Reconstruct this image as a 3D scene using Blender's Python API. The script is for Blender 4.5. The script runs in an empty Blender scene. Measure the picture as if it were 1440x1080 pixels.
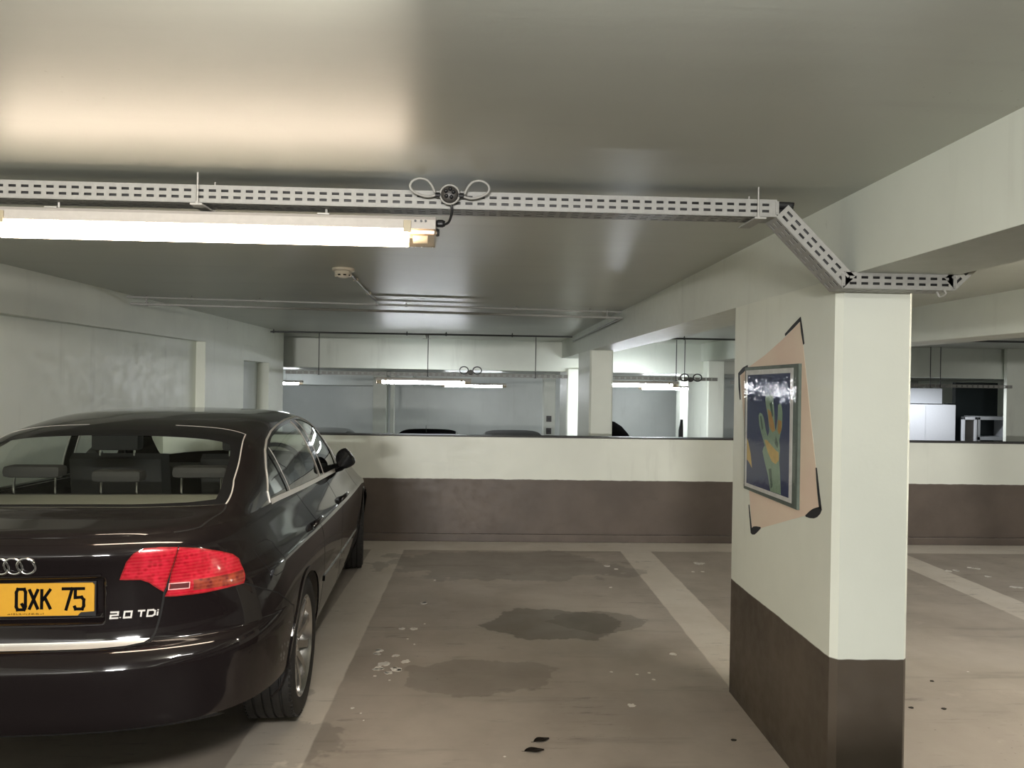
import bpy, bmesh, math, random, bisect
from mathutils import Vector, Matrix, Euler
random.seed(7)
sc = bpy.context.scene
COL = sc.collection
PI = math.pi

# ---------------------------------------------------------------- helpers
def link(o, parent=None):
    COL.objects.link(o)
    if parent is not None: o.parent = parent
    return o
def tag(o, label=None, cat=None, group=None, kind=None):
    for k, v in (('label', label), ('category', cat), ('group', group), ('kind', kind)):
        if v: o[k] = v
    return o
def thing(name, label, cat, loc=(0,0,0), rotz=0.0, group=None):
    o = bpy.data.objects.new(name, None); o.empty_display_size = .1
    o.location = loc; o.rotation_euler = (0,0,rotz)
    return tag(link(o), label, cat, group)
def obj(name, bm, mat, parent=None, smooth=False, label=None):
    me = bpy.data.meshes.new(name)
    bmesh.ops.recalc_face_normals(bm, faces=bm.faces) if not smooth == 'keep' else None
    bm.to_mesh(me); bm.free()
    for m in (mat if isinstance(mat, (list, tuple)) else [mat]): me.materials.append(m)
    if smooth:
        for p in me.polygons: p.use_smooth = True
    if smooth == 'auto':
        try: me.set_sharp_from_angle(angle=math.radians(40))
        except Exception: pass
    o = link(bpy.data.objects.new(name, me), parent)
    if label: o['label'] = label
    return o
def struct(name, bm, mat, label=None, cat=None):
    o = obj(name, bm, mat); o['kind'] = 'structure'
    if label: o['label'] = label
    if cat: o['category'] = cat
    return o
def box(bm, a, b, bev=0.0, mi=0, rot=None):
    """axis box from corner a to corner b, optional bevel, optional matrix"""
    a = Vector(a); b = Vector(b)
    r = bmesh.ops.create_cube(bm, size=1.0)
    vs = r['verts']; s = b-a; c = (a+b)/2
    for v in vs: v.co = Vector((v.co.x*s.x, v.co.y*s.y, v.co.z*s.z))+c
    if bev > 0:
        es = list({e for v in vs for e in v.link_edges})
        q = bmesh.ops.bevel(bm, geom=es, offset=bev, segments=2, affect='EDGES', profile=.6)
        vs = list({v for f in q['faces'] for v in f.verts} | {v for v in vs if v.is_valid})
    if rot is not None:
        for v in vs: v.co = rot @ v.co
    if mi:
        for f in {f for v in vs for f in v.link_faces}: f.material_index = mi
    return vs
def tube(bm, pts, r, segs=8, closed=False, cap=True, taper=None):
    pts = [Vector(p) for p in pts]; n = len(pts); rings = []
    up = None
    for i, p in enumerate(pts):
        if closed: t = pts[(i+1) % n]-pts[i-1]
        else: t = pts[min(i+1, n-1)]-pts[max(i-1, 0)]
        t.normalize()
        if up is None:
            up = Vector((0,0,1)) if abs(t.z) < .9 else Vector((1,0,0))
        s = t.cross(up)
        if s.length < 1e-4: s = t.orthogonal()
        s.normalize(); up = s.cross(t); up.normalize()
        rr = r if taper is None else r*taper(i/(n-1))
        rings.append([bm.verts.new(p+s*rr*math.cos(2*PI*k/segs)+up*rr*math.sin(2*PI*k/segs)) for k in range(segs)])
    m = n if closed else n-1
    for i in range(m):
        A = rings[i]; B = rings[(i+1) % n]
        for k in range(segs):
            bm.faces.new((A[k], A[(k+1) % segs], B[(k+1) % segs], B[k]))
    if cap and not closed:
        bm.faces.new(rings[0][::-1]); bm.faces.new(rings[-1])
def lathe(bm, prof, axis='z', segs=32, center=(0,0,0), mi=0):
    """prof = [(radius, along)], revolved about axis through center"""
    c = Vector(center); rings = []
    def P(r, h, a):
        x, y = r*math.cos(a), r*math.sin(a)
        return c+(Vector((x, y, h)) if axis == 'z' else Vector((h, x, y)) if axis == 'x' else Vector((y, h, x)))
    for r, h in prof:
        if r < 1e-6: rings.append([bm.verts.new(P(0, h, 0))])
        else: rings.append([bm.verts.new(P(r, h, 2*PI*k/segs)) for k in range(segs)])
    for A, B in zip(rings, rings[1:]):
        for k in range(segs):
            k2 = (k+1) % segs
            if len(A) == 1 and len(B) == 1: continue
            if len(A) == 1: f = bm.faces.new((A[0], B[k2], B[k]))
            elif len(B) == 1: f = bm.faces.new((A[k], A[k2], B[0]))
            else: f = bm.faces.new((A[k], A[k2], B[k2], B[k]))
            f.material_index = mi
def prism(bm, poly, depth, plane='xz', off=0.0, mi=0):
    """2-D polygon extruded; plane 'xz' extrudes along y, 'yz' along x, 'xy' along z"""
    def P(a, b, d):
        return (a, d, b) if plane == 'xz' else (d, a, b) if plane == 'yz' else (a, b, d)
    A = [bm.verts.new(P(a, b, off)) for a, b in poly]; B = [bm.verts.new(P(a, b, off+depth)) for a, b in poly]
    fs = [bm.faces.new(A[::-1]), bm.faces.new(B)]
    n = len(poly)
    for i in range(n): fs.append(bm.faces.new((A[i], A[(i+1) % n], B[(i+1) % n], B[i])))
    for f in fs: f.material_index = mi
def B(): return bmesh.new()
def smooth_path(pts, n=8):
    pts = [Vector(p) for p in pts]; out = []
    for i in range(len(pts)-1):
        p0 = pts[max(i-1,0)]; p1 = pts[i]; p2 = pts[i+1]; p3 = pts[min(i+2,len(pts)-1)]
        for k in range(n):
            t = k/n
            out.append(.5*((2*p1)+(p2-p0)*t+(2*p0-5*p1+4*p2-p3)*t*t+(3*p1-p0-3*p2+p3)*t**3))
    out.append(pts[-1]); return out

# ---------------------------------------------------------------- node helpers
class NT:
    def __init__(s, name):
        s.m = bpy.data.materials.new(name); s.m.use_nodes = True
        s.t = s.m.node_tree; s.t.nodes.clear()
        s.out = s.t.nodes.new('ShaderNodeOutputMaterial')
        s._pos = None
    def n(s, typ, ins=None, **kw):
        nd = s.t.nodes.new(typ)
        for k, v in kw.items(): setattr(nd, k, v)
        for k, v in (ins or {}).items(): s.set(nd.inputs[k], v)
        return nd
    def set(s, sock, v):
        if isinstance(v, bpy.types.NodeSocket): s.t.links.new(v, sock)
        elif v is not None: sock.default_value = v
    def schlick(s, nrm=None):
        lw = s.n('ShaderNodeLayerWeight', {'Blend': .5})
        if nrm is not None: s.t.links.new(nrm, lw.inputs['Normal'])
        return s.math('MULTIPLY_ADD', s.math('POWER', lw.outputs['Facing'], 5.0), .96, .04)
    def math(s, op, a, b=None, c=None, clamp=False):
        nd = s.t.nodes.new('ShaderNodeMath'); nd.operation = op; nd.use_clamp = clamp
        s.set(nd.inputs[0], a)
        if b is not None: s.set(nd.inputs[1], b)
        if c is not None: s.set(nd.inputs[2], c)
        return nd.outputs[0]
    def pos(s):
        if s._pos is None:
            g = s.t.nodes.new('ShaderNodeNewGeometry'); s._pos = g.outputs['Position']
            x = s.t.nodes.new('ShaderNodeSeparateXYZ'); s.t.links.new(s._pos, x.inputs[0]); s._x = x
        return s._pos
    def xyz(s):
        s.pos(); return s._x.outputs[0], s._x.outputs[1], s._x.outputs[2]
    def noise(s, scale, detail=3, rough=.55, vec=None, sc3=None):
        v = vec if vec is not None else s.pos()
        if sc3:
            mp = s.n('ShaderNodeMapping', {'Vector': v, 'Scale': sc3}); v = mp.outputs[0]
        nd = s.n('ShaderNodeTexNoise', {'Vector': v, 'Scale': scale, 'Detail': detail, 'Roughness': rough})
        return nd.outputs['Fac']
    def ramp(s, f, lo, hi, a=0.0, b=1.0, smooth=True):
        nd = s.n('ShaderNodeMapRange', {'Value': f, 'From Min': lo, 'From Max': hi, 'To Min': a, 'To Max': b})
        nd.interpolation_type = 'SMOOTHSTEP' if smooth else 'LINEAR'; return nd.outputs[0]
    def mix(s, f, a, b):
        nd = s.t.nodes.new('ShaderNodeMix'); nd.data_type = 'RGBA'
        s.set(nd.inputs[0], f)
        for i, v in ((6, a), (7, b)):
            s.set(nd.inputs[i], v if isinstance(v, bpy.types.NodeSocket) else (*v[:3], 1))
        return nd.outputs[2]
    def bsdf(s, col, rough=.5, metal=0.0, bump=None, bstr=.2, bdist=.01, **kw):
        nd = s.t.nodes.new('ShaderNodeBsdfPrincipled')
        s.set(nd.inputs['Base Color'], col if isinstance(col, bpy.types.NodeSocket) else (*col[:3], 1))
        s.set(nd.inputs['Roughness'], rough); s.set(nd.inputs['Metallic'], metal)
        for k, v in kw.items(): s.set(nd.inputs[k.replace('_', ' ')], v)
        if bump is not None:
            bp = s.n('ShaderNodeBump', {'Height': bump, 'Strength': bstr, 'Distance': bdist})
            s.t.links.new(bp.outputs[0], nd.inputs['Normal'])
        s.t.links.new(nd.outputs[0], s.out.inputs[0]); return s.m
def simple(name, col, rough=.5, metal=0.0, var=.12, scale=40, **kw):
    N = NT(name); f = N.noise(scale)
    c = N.mix(f, [v*(1-var) for v in col], [min(1, v*(1+var)) for v in col])
    return N.bsdf(c, rough, metal, **kw)
def emis(name, col, strength):
    N = NT(name); e = N.n('ShaderNodeEmission', {'Color': (*col, 1), 'Strength': strength})
    N.t.links.new(e.outputs[0], N.out.inputs[0]); return N.m
def glass(name, tint, rough=.02, refl=1.0):
    N = NT(name)
    t = N.n('ShaderNodeBsdfTransparent', {'Color': (*tint, 1)})
    g = N.n('ShaderNodeBsdfGlossy', {'Color': (1,1,1,1), 'Roughness': rough})
    k = N.math('MULTIPLY', N.schlick(), refl, clamp=True)
    m = N.n('ShaderNodeMixShader', {0: k, 1: t.outputs[0], 2: g.outputs[0]})
    N.t.links.new(m.outputs[0], N.out.inputs[0]); return N.m

# lamp strengths
LS = dict(near=13.8, far=26.0, far_r=54.0, near2=40.0, fb2=300.0, oyl=28.0, rb=36.0, rf=14.0, oc=5.5)

# ---------------------------------------------------------------- materials
PAINT = (.67,.70,.625)
BROWN = (.108,.085,.068)
def wall_paint(name, dado=None, base=PAINT, brown=BROWN):
    """painted concrete, pale green-white, optional brown dado below z = dado"""
    N = NT(name); x, y, z = N.xyz()
    big = N.noise(.9, 4); fine = N.noise(14, 4); streak = N.noise(2.2, 4, .6, sc3=(3, 3, .35))
    c = N.mix(N.ramp(big, .3, .7), [v*.93 for v in base], [v*1.05 for v in base])
    c = N.mix(N.math('MULTIPLY', N.ramp(streak, .56, .8), .22), c, (.30,.30,.26))
    scuff = N.noise(5, 6, .7)
    c = N.mix(N.math('MULTIPLY', N.ramp(scuff, .66, .78), .35), c, (.24,.23,.20))
    if dado:
        e = N.math('ADD', z, N.math('MULTIPLY', N.math('SUBTRACT', N.noise(9, 2), .5), .012))
        k = N.ramp(e, dado-.003, dado+.003)
        b = N.mix(N.ramp(N.noise(1.6, 5), .3, .72), [v*.82 for v in brown], [v*1.22 for v in brown])
        b = N.mix(N.math('MULTIPLY', N.ramp(N.noise(3.2, 6, .7, sc3=(1, 1, 3)), .6, .75), .45), b, (.075,.062,.05))
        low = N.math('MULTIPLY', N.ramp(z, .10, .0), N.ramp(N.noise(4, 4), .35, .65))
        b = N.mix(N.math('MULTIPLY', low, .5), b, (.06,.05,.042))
        c = N.mix(k, b, c)
    h = N.math('ADD', N.math('MULTIPLY', fine, .6), N.math('MULTIPLY', N.noise(60, 2), .4))
    return N.bsdf(c, N.ramp(fine, .3, .7, .38, .55), 0, h, .10, .006)
M = {}
WALLP = (.79,.82,.735)
M['wall'] = wall_paint('wall_paint', base=WALLP)
M['parapet'] = wall_paint('parapet_paint', .612, base=WALLP)
M['column'] = wall_paint('column_paint', .582, base=(.73,.755,.665), brown=(.092,.073,.054))
M['beam'] = wall_paint('beam_paint')
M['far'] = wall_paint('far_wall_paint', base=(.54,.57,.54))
def ceiling_mat():
    N = NT('ceiling_paint')
    big = N.noise(.7, 4)
    c = N.mix(N.ramp(big, .3, .7), (.50,.515,.455), (.57,.585,.515))
    # board joints and blistered spots
    sp = N.n('ShaderNodeTexVoronoi', {'Vector': N.pos(), 'Scale': 26.0})
    spots = N.math('MULTIPLY', N.ramp(sp.outputs['Distance'], .10, .05), N.ramp(N.noise(1.6, 3), .50, .68))
    c = N.mix(N.math('MULTIPLY', spots, .35), c, (.24,.22,.18))
    st = N.noise(1.4, 4, .6, sc3=(.25, 3.2, 1))
    c = N.mix(N.math('MULTIPLY', N.ramp(st, .52, .75), .25), c, (.40,.37,.34))
    h = N.math('ADD', N.math('MULTIPLY', N.noise(30, 3), .4), N.math('MULTIPLY', N.noise(2.0, 4, sc3=(.2, 3, 1)), 1.0))
    return N.bsdf(c, .36, 0, h, .12, .01)
M['ceiling'] = ceiling_mat()
def floor_mat():
    N = NT('floor_paint'); x, y, z = N.xyz()
    w1 = N.math('MULTIPLY', N.math('SUBTRACT', N.noise(6, 3), .5), .02)
    xx = N.math('ADD', x, w1); yy = N.math('ADD', y, w1)
    # unpainted strips between the dark bays
    def band(v, a, b): return N.math('MULTIPLY', N.ramp(v, a-.006, a+.006), N.ramp(v, b+.006, b-.006))
    s = band(xx, -1.02, -.715)
    s = N.math('MAXIMUM', s, band(xx, 1.31, 1.60))
    s = N.math('MAXIMUM', s, band(xx, 3.735, 4.03))
    s = N.math('MAXIMUM', s, band(xx, -3.2, -2.85))
    s = N.math('MAXIMUM', s, N.ramp(yy, 6.83, 6.85))
    dark = N.mix(N.ramp(N.noise(1.1, 5, .6), .32, .7), (.355,.312,.268), (.475,.425,.37))
    pale = N.mix(N.ramp(N.noise(2.4, 5, .65), .3, .72), (.62,.565,.49), (.70,.65,.58))
    tyre = N.noise(1.5, 5, .65, sc3=(.5, 4.5, 1))
    dark = N.mix(N.math('MULTIPLY', N.ramp(tyre, .55, .72), .45), dark, (.225,.20,.17))
    worn = N.noise(2.6, 6, .7)
    dark = N.mix(N.math('MULTIPLY', N.ramp(worn, .60, .74), .4), dark, (.55,.50,.44))
    c = N.mix(s, dark, pale)
    # oil stains and darker patches
    nd = N.noise(2.2, 4, .6); nd2 = N.noise(5.0, 4, .6)
    def stain(cx, cy, rx, ry):
        a = N.math('DIVIDE', N.math('SUBTRACT', x, cx), rx); b = N.math('DIVIDE', N.math('SUBTRACT', y, cy), ry)
        d = N.math('SQRT', N.math('ADD', N.math('MULTIPLY', a, a), N.math('MULTIPLY', b, b)))
        d = N.math('ADD', d, N.math('MULTIPLY', N.math('SUBTRACT', nd, .5), 1.3))
        d = N.math('ADD', d, N.math('MULTIPLY', N.math('SUBTRACT', nd2, .5), .5))
        return N.ramp(d, 1.03, .97)
    st = stain(.47, 4.78, .43, .31)
    c = N.mix(N.math('MULTIPLY', st, .6), c, (.10,.09,.075))
    c = N.mix(N.math('MULTIPLY', stain(.78, 4.82, .30, .22), .45), c, (.10,.09,.075))
    c = N.mix(N.math('MULTIPLY', stain(.0, 3.92, .42, .24), .36), c, (.15,.128,.105))
    c = N.mix(N.math('MULTIPLY', stain(-1.5, 3.0, .8, .9), .3), c, (.06,.055,.05))  # darker patch on the floor under the car's tail
    c = N.mix(N.math('MULTIPLY', stain(.2, 6.3, 1.1, .5), .35), c, (.14,.128,.113))
    # unseen lane floor, coloured dark so the car's bumper reflects less light
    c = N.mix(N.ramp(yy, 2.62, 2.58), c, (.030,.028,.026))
    # small dark scuffs
    sc_ = N.noise(16, 5, .75, sc3=(1, 2.4, 1))
    c = N.mix(N.math('MULTIPLY', N.math('MULTIPLY', N.ramp(sc_, .66, .72), N.ramp(N.noise(1.2, 2), .45, .6)), .7), c, (.055,.05,.045))
    drag = N.noise(3.0, 6, .75, sc3=(1, 6, 1))
    c = N.mix(N.math('MULTIPLY', N.math('MULTIPLY', N.ramp(drag, .57, .66), N.ramp(N.noise(.8, 2), .42, .58)), .5), c, (.11,.10,.088))
    dots = N.noise(38, 4, .8)
    c = N.mix(N.math('MULTIPLY', N.math('MULTIPLY', N.ramp(dots, .64, .69), N.ramp(N.noise(1.7, 3), .48, .62)), .75), c, (.07,.064,.055))
    h = N.math('ADD', N.math('MULTIPLY', N.noise(45, 3), .5), N.math('MULTIPLY', N.noise(6, 4), .6))
    r = N.ramp(N.noise(3, 4), .3, .7, .40, .62)
    return N.bsdf(c, r, 0, h, .12, .006)
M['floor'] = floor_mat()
M['lowfloor'] = simple('lower_floor_paint', (.17,.155,.14), .6)
M['galv'] = simple('galvanised_steel', (.46,.45,.42), .5, .35, .18, 60)
M['galv_pale'] = simple('painted_steel_tray', (.34,.335,.31), .45, .0, .2, 50)
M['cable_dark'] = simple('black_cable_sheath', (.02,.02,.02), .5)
M['cable_grey'] = simple('grey_cable_sheath', (.36,.35,.32), .45)
M['dark_plastic'] = simple('black_plastic', (.012,.012,.013), .4)
M['box_dark'] = simple('dark_box_lid', (.05,.045,.04), .45, 0, .4, 90)
M['housing'] = simple('grey_lamp_housing', (.50,.47,.43), .5)
M['clip'] = simple('yellowed_clip', (.42,.36,.24), .45)
M['pipe'] = simple('painted_pipe', (.33,.33,.31), .4)
M['pipe_dark'] = simple('dark_pipe', (.07,.072,.07), .45)
M['white_plastic'] = simple('cream_plastic', (.74,.71,.63), .45)
M['edge'] = simple('dark_steel_edge', (.045,.042,.04), .5)
M['amber_end'] = glass('clear_amber_end', (.93,.85,.74), .12)
WARM = (1.0,.81,.62); COOL = (.93,.96,1.0)
M['tube_near'] = emis('near_tube_glow', WARM, LS['near'])
M['tube_added'] = emis('added_tube_glow', (1.0,.92,.82), LS['near2'])
M['tube_far_bright'] = emis('bright_tube_glow', (.90,.955,1.0), LS['far_r'])
M['tube_far'] = emis('far_tube_glow', (.92,.96,1.0), LS['far'])

# ---------------------------------------------------------------- the setting
ZC = 2.262; XL = -3.0; XR = 1.29; CW = .285; BZ = 1.99
def slab(name, a, b, mat, bev=0.0, label=None):
    bm = B(); box(bm, a, b, bev); return struct(name, bm, mat, label)
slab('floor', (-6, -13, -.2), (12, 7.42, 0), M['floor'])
slab('floor_lower', (-8, 7.42, -1.05), (16, 22, -.85), M['lowfloor'])
slab('ceiling', (-6, -13, ZC), (12, 12.4, ZC+.2), M['ceiling'])
slab('ceiling_lower', (-8, 12.4, 1.775), (16, 22, 1.95), M['ceiling'])
# parapet at the head of the bays
bm = B(); box(bm, (-3.15, 7.235, 0), (12, 7.40, 1.028), .004)
box(bm, (-3.15, 7.205, 0), (12, 7.25, .075), .006)
struct('wall_back', bm, M['parapet'])
slab('trim_1', (-3.15, 7.228, 1.028), (12, 7.41, 1.041), M['edge'], .003)
# left wall: recessed panel between piers, beam above
slab('wall_left', (-3.35, -13, 0), (-3.10, 8.10, 2.0), M['wall'])
slab('trim_2', (-3.36, -13, 1.955), (XL, 11.1, ZC+.05), M['wall'], .006)
bm = B()
box(bm, (-3.36, 8.02, -.85), (XL, 9.29, 1.97), .008); box(bm, (-3.36, 10.36, -.85), (XL, 11.1, 1.97), .008)
box(bm, (-3.36, 9.25, 1.79), (XL+.002, 10.40, 1.99), .004)
struct('trim_7', bm, M['wall'])
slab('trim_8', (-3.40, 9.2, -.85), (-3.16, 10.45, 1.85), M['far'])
# beams over the column rows and across the far end
slab('trim_3', (XR, -13, 1.978), (XR+.36, 12.2, ZC+.05), M['beam'], .002)
slab('trim_4', (3.62, -13, 1.965), (3.98, 12.2, ZC+.05), M['beam'], .010)
slab('trim_5', (XL-.3, 12.10, 1.758), (12, 12.42, ZC+.1), M['beam'], .010)
# columns
def column(name, x, y0, y1, z0, zt, label, w=CW):
    bm = B()
    ch = .022
    poly = [(x, y0+ch), (x+ch, y0), (x+w-.016, y0), (x+w, y0+.016), (x+w, y1-.01), (x+w-.01, y1), (x+ch, y1), (x, y1-ch)]
    prism(bm, poly, zt-z0, 'xy', z0)
    return struct(name, bm, M['column'] if z0 == 0 else M['wall'], label, 'column')
column('column', XR, 2.63, 3.745, 0, 1.978, 'nearest concrete column, pale green above a brown base, carrying the hand poster')
column('column', XR, 8.87, 9.98, -.85, 1.978, 'pale concrete column standing just behind the low wall, under the long beam')
column('column', XR+.08, 12.02, 13.1, -.85, 1.80, 'narrow pale column under the far cross beam, beyond the second column', .27)
column('column', 3.66, 11.85, 13.0, -.85, 2.0, 'brightly lit white column in the far right bay beside the tube lights')
column('column', 3.60, 2.63, 3.745, 0, 2.0, None)
# far end
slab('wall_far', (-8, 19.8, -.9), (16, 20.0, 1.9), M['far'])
slab('wall_rear', (-6, -13.2, 0), (12, -13, 2.3), M['box_dark'])  # unseen wall, coloured dark so the car's rear reflects little light
slab('wall_light_block', (-3.1, -4.75, 0), (12, -4.6, 1.3), M['parapet'])  # unseen low wall added to block light from behind reaching under the car
slab('wall_right', (12, -13, -.9), (12.2, 20, 2.3), M['wall'])
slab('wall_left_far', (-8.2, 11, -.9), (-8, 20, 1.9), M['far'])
slab('trim_9', (8.73, 11.9, -.85), (11.9, 11.97, 2.3), M['wall'])
bm = B(); box(bm, (-2.62, 17.5, -.85), (-2.30, 17.9, 1.8), .01); box(bm, (-2.22, 17.6, -.85), (-2.13, 17.8, 1.8), .01)
struct('trim_10', bm, M['beam'])
bm = B(); box(bm, (4.78, 17.6, -.85), (5.05, 18.0, 1.8), .01)
struct('trim_11', bm, M['beam'])
bm = B(); box(bm, (1.36, 16.4, -.85), (1.62, 16.8, 1.8), .01)
struct('trim_12', bm, M['beam'])
bm = B(); box(bm, (-8, 18.6, 1.42), (-1.8, 19.0, 1.9), .01)
struct('trim_6', bm, M['far'])

# ---------------------------------------------------------------- perforated cable trays
def rail(bm, p0, p1, h, y, pitch=.041, slot=.0245, sh=.0088, rows=(.30, .68), axis='z'):
    """slotted strip from p0 to p1 (x,z); stands up (axis z) or lies flat towards +y (axis y)"""
    p0 = Vector((p0[0], y, p0[1])); p1 = Vector((p1[0], y, p1[1]))
    d = p1-p0; L = d.length; d.normalize()
    e = Vector((-d.z, 0, d.x)) if axis == 'z' else Vector((0, 1, 0))
    ss = [0.0]; n = max(1, int(L/pitch)); off = (L-n*pitch)/2
    for i in range(n):
        c = off+(i+.5)*pitch; ss += [c-slot/2, c+slot/2]
    ss.append(L); hs = [0.0]
    for r in rows: hs += [r*h-sh/2, r*h+sh/2]
    hs.append(h)
    V = [[bm.verts.new(p0+d*s+e*t) for t in hs] for s in ss]
    for i in range(len(ss)-1):
        for j in range(len(hs)-1):
            if i % 2 == 1 and j % 2 == 1: continue
            bm.faces.new((V[i][j], V[i+1][j], V[i+1][j+1], V[i][j+1]))
def tray_piece(name, p0, p1, h, y, w, mat, parent, pitch=.041, **kw):
    bm = B()
    rail(bm, p0, p1, h, y, pitch, **kw)
    rail(bm, p0, p1, w, y, pitch, axis='y', rows=(.2, .5, .8), **{k: v for k, v in kw.items() if k != 'rows'})
    rail(bm, p0, p1, h, y+w, pitch, **kw)
    bmesh.ops.remove_doubles(bm, verts=bm.verts[:], dist=1e-5)
    bmesh.ops.solidify(bm, geom=bm.faces[:], thickness=.0016)
    return obj(name, bm, mat, parent)
TY = 2.50; TW = .10
tray = thing('cable_tray', 'long slotted steel cable tray above the near tube light, dipping under the concrete beam', 'cable tray', (0, TY, 2.165))
def inv_parent(o, t): o.location = -Vector(t.location); return o
def P3(o, t): o.matrix_parent_inverse = Matrix.Translation(-Vector(t.location)); return o
P3(tray_piece('tray_run', (-2.6, 2.166), (1.005, 2.166), .058, TY, TW, M['galv_pale'], tray), tray)
P3(tray_piece('tray_slope', (1.004, 2.166), (1.2445, 1.924), .058, TY, TW, M['galv_pale'], tray), tray)
P3(tray_piece('tray_dip', (1.2435, 1.925), (1.6415, 1.925), .055, TY, TW, M['galv_pale'], tray), tray)
P3(tray_piece('tray_riser', (1.642, 1.925), (1.90, 2.165), .055, TY, TW, M['galv_pale'], tray), tray)
P3(tray_piece('tray_run', (1.90, 2.166), (3.55, 2.166), .058, TY, TW, M['galv_pale'], tray), tray)
for hx in (-.965, .935):
    bm = B(); tube(bm, [(hx, TY-.012, 2.263), (hx, TY-.012, 2.150)], .0028, 6)
    lathe(bm, [(0, 0), (.007, 0), (.007, .008), (0, .008)], 'z', 6, (hx, TY-.012, 2.156))
    P3(obj('hanger_rod', bm, M['galv'], tray), tray)
    bm = B(); tube(bm, [(hx+.012, TY+.112, 2.263), (hx+.012, TY+.112, 2.150)], .0028, 6)
    P3(obj('hanger_rod', bm, M['galv'], tray), tray)
    bm = B(); box(bm, (hx-.018, TY-.03, 2.150), (hx+.022, TY+.13, 2.156), .001)
    P3(obj('support_bracket', bm, M['galv'], tray), tray)
for jx, jz, ang in ((1.243, 1.925, 0), (1.640, 1.925, 0), (1.005, 2.166, 0)):
    bm = B(); box(bm, (jx-.006, TY-.004, jz+.006), (jx+.006, TY+.001, jz+.052), .001)
    for q in (.014, .044): lathe(bm, [(0, -.006), (.0035, -.006), (.0042, -.002), (.0042, 0)], 'y', 8, (jx, TY, jz+q))
    P3(obj('joint_plate', bm, M['galv_pale'], tray), tray)
bm = B(); tube(bm, smooth_path([(1.60, TY-.004, 1.925), (1.606, TY-.004, 1.910), (1.60, TY+.02, 1.903), (1.59, TY+.02, 1.920)], 5), .003, 6)
P3(obj('cable_hook', bm, M['galv'], tray), tray)
def cable(name, pts, r, mat, label, group=None, cat='cable'):
    bm = B(); tube(bm, smooth_path(pts, 8), r, 8)
    return tag(obj(name, bm, mat, smooth=True), label, cat, group)
for k, (dy, dz, r) in enumerate(((.019, .018, .0125), (.019, .043, .0125), (.06, .022, .018))):  # dark tubes added behind the slots so the slots read dark
    cable('slot_filler', [(-2.6, TY+dy, 2.168+dz), (0, TY+dy, 2.168+dz), (.98, TY+dy, 2.168+dz), (1.05, TY+dy, 2.140+dz), (1.22, TY+dy, 1.965+dz), (1.28, TY+dy, 1.93+dz),
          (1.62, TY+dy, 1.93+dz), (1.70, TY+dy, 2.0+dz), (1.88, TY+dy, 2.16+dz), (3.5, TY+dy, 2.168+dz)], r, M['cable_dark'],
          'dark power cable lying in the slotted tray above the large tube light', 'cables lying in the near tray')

# ---------------------------------------------------------------- tube lights
def tube_light(x0, x1, y, z, glow, label, name='tube_light', detail=False, group=None, hang=2.166):
    """closed batten light: z is the bottom of the diffuser"""
    t = thing(name, label, 'light', ((x0+x1)/2, y, z), 0, group)
    cx = (x1-x0)/2
    hw = .056
    prof = [(-hw, .052), (-hw+.004, .084), (-hw+.016, .096), (hw-.016, .096), (hw-.004, .084), (hw, .052)]
    bm = B(); prism(bm, prof, 2*cx, 'yz', -cx); obj('housing', bm, M['housing'], t)
    g0 = -cx+.09; g1 = cx-.10
    pr = [(-hw+.003, .052)]+[(-math.cos(a)*(hw-.004), .046-math.sin(a)*.046) for a in [PI*k/14 for k in range(15)]]+[(hw-.003, .052)]
    bm = B(); prism(bm, pr, g1-g0, 'yz', g0); obj('diffuser', bm, glow, t)
    for s, a, b in ((-1, -cx+.004, g0), (1, g1, cx-.004)):
        bm = B(); prism(bm, pr, b-a, 'yz', a); obj('end_cover', bm, M['amber_end'], t)
        if detail:
            bm = B()
            lathe(bm, [(0, 0), (.014, 0), (.014, .05), (0, .05)], 'x', 14, (a+.02 if s > 0 else b-.07, 0, .026))
            obj('lamp_holder', bm, M['white_plastic'], t)
    if detail:
        xs = [-cx+.12, cx-.095]
    else: xs = [-cx+.15, cx-.15]
    for x in xs:
        for sy in (-1, 1):
            bm = B(); box(bm, (x-.013, sy*(hw+.001)-.003, .040), (x+.013, sy*(hw+.001)+.003, .080), .002); obj('clip', bm, M['clip'], t)
    for x in (-cx+.28, cx-.38):
        bm = B(); box(bm, (x-.02, -.05, .094), (x+.02, .05, .099), .001); tube(bm, [(x, 0, .097), (x, 0, hang-z)], .004, 6); obj('suspension_rod', bm, M['galv'], t)
    return t
near = tube_light(-1.735, -.172, 2.555, 2.042, M['tube_near'], 'large glowing tube light hung under the near cable tray, above the dark car', detail=True)
cx = near.location.x
bm = B(); lathe(bm, [(0, 0), (.010, 0), (.013, .006), (.013, .022), (.009, .030), (0, .030)], 'x', 14, (-.172-cx, -.012, .080)); obj('cable_gland', bm, M['dark_plastic'], near)
bm = B(); lathe(bm, [(0, 0), (.011, 0), (.014, .004), (.012, .012), (0, .013)], 'x', 12, (-.172-cx, -.03, .045)); obj('end_catch', bm, M['dark_plastic'], near)
for x in (-.22, -.205, -.24):
    bm = B(); lathe(bm, [(0, 0), (.004, 0), (.004, .003), (0, .003)], 'y', 8, (x-cx, -.060, .078)); obj('screw', bm, M['dark_plastic'], near)

tube_light(2.05, 3.58, 2.555, 2.042, M['tube_added'], 'tube light hung under the near cable tray beyond the beam, beside the nearest column', detail=False)  # added out of view to brighten the right floor and column edge
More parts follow.
